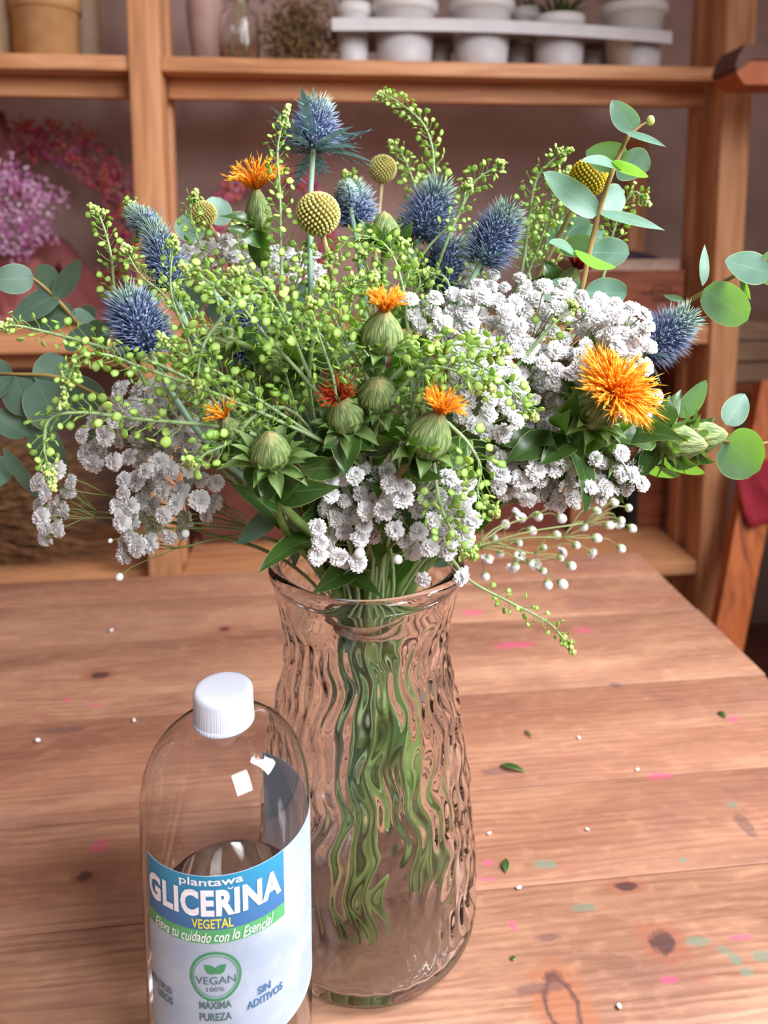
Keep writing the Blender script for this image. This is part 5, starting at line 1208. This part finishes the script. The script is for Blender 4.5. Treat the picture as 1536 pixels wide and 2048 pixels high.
petal('white petal on the table beyond the long leaf scrap', 1160, 1477, .0018)
petal('white petal on the seam between the plank stains', 1274, 1540, .0017)
petal('white petal lying alone on the table beside the bottle', 76, 1484, .0026)
petal('white petal on the table behind the bottle, near the dark knot', 222, 1263, .0028)
petal('tiny white petal below the short leaf scrap', 978, 1668, .0015)
petal('white petal in the middle of the bare planks', 1175, 1660, .0015)
petal('white petal lying in the seam behind the bottle cap', 268, 1442, .002)

# ------------------------------------------------------------------ greenery deeper in the arrangement
Sg('shaded pepperwort sprig under the bright sprigs, beside the lying bud', [(520, 880), (500, 800), (480, 720), (440, 650)], .43, .43, 42, 1.2, 1.3)
Sg('shaded pepperwort sprig behind the bright sprigs, left of the central hollow', [(640, 860), (600, 780), (590, 700), (560, 620)], .43, .43, 43, 1.2, 1.3)
Sg('shaded pepperwort sprig behind the red safflower', [(700, 860), (690, 780), (700, 700), (730, 640)], .43, .43, 44, 1.2, 1.3)
Sg('pepperwort sprig behind the curling sprig, under the closed top bud', [(760, 700), (750, 620), (740, 550), (720, 500)], .45, .45, 45, 1.1, 1.3)
Sg('pepperwort sprig between the closed top bud and the big thistle', [(820, 640), (830, 560), (820, 500), (800, 440)], .49, .49, 46, 1., 1.2)
Sg('pepperwort sprig in the dark gap left of the craspedia stem', [(600, 680), (590, 600), (600, 540), (620, 480)], .46, .46, 47, 1., 1.2)
Sg('pepperwort sprig behind the white cluster below the high safflower', [(520, 640), (500, 560), (480, 510), (470, 440)], .50, .50, 48, 1., 1.2)
Sg('pepperwort sprig behind the large blue thistle', [(380, 760), (340, 700), (310, 640), (290, 570)], .46, .46, 49, 1., 1.2)
Sg('pepperwort sprig low behind the long arching sprig', [(560, 900), (480, 850), (400, 810), (330, 790)], .40, .40, 50, 1.1, 1.2)
Sg('pepperwort sprig below the bent orange safflower', [(830, 960), (850, 930), (890, 920), (930, 960)], .385, .375, 51, 1.1, 1.2)
Sg('pepperwort sprig behind the leaning thistle stem', [(960, 640), (950, 570), (940, 510), (950, 450)], .50, .50, 52, 1., 1.2)
Sg('pepperwort sprig at the back between leaning thistle and golden craspedia', [(1060, 560), (1050, 500), (1060, 450), (1085, 420)], .54, .54, 53, 1., 1.3)
Sg('pepperwort sprig round pods under the central safflower', [(800, 800), (790, 760), (800, 720), (830, 690)], .385, .38, 54, 1.3, 1.3)
eucalyptus('dark eucalyptus stem filling the shaded heart of the arrangement', [(600, 640, .48), (620, 720, .48), (660, 820, .48), (700, 900, .48)], [
    ((610, 690, .48), (540, 640, .48), 70, 20, 'egg'), ((610, 690, .48), (690, 660, .48), 70, 25, 'egg'), ((640, 780, .47), (550, 760, .47), 80, 20, 'egg'), ((640, 780, .47), (740, 780, .47), 80, 30, 'egg'), ((670, 850, .46), (580, 870, .46), 80, 25, 'egg'), ((670, 850, .46), (770, 870, .46), 80, 25, 'egg'), ((600, 650, .48), (610, 560, .48), 60, 20, 'egg')], 47, True)
eucalyptus('dark eucalyptus stem behind the dense white blossoms', [(900, 560, .52), (900, 640, .51), (880, 760, .50), (840, 900, .49)], [
    ((900, 620, .51), (980, 600, .52), 80, 20, 'egg'), ((900, 640, .51), (820, 640, .51), 70, 20, 'egg'), ((890, 720, .5), (990, 720, .5), 90, 20, 'egg'), ((880, 760, .5), (790, 740, .5), 80, 20, 'egg'), ((870, 820, .49), (970, 830, .49), 90, 20, 'egg')], 48, True)
eucalyptus('dark eucalyptus stem behind the bouquet edge with the shaded blossoms', [(400, 560, .50), (420, 640, .50), (480, 740, .49), (560, 840, .48)], [
    ((410, 600, .50), (340, 600, .50), 70, 20, 'egg'), ((420, 640, .50), (490, 600, .50), 70, 20, 'egg'), ((450, 700, .5), (370, 720, .5), 80, 20, 'egg'), ((480, 740, .49), (560, 700, .49), 80, 20, 'egg'), ((520, 790, .48), (440, 810, .48), 80, 20, 'egg')], 49, True)
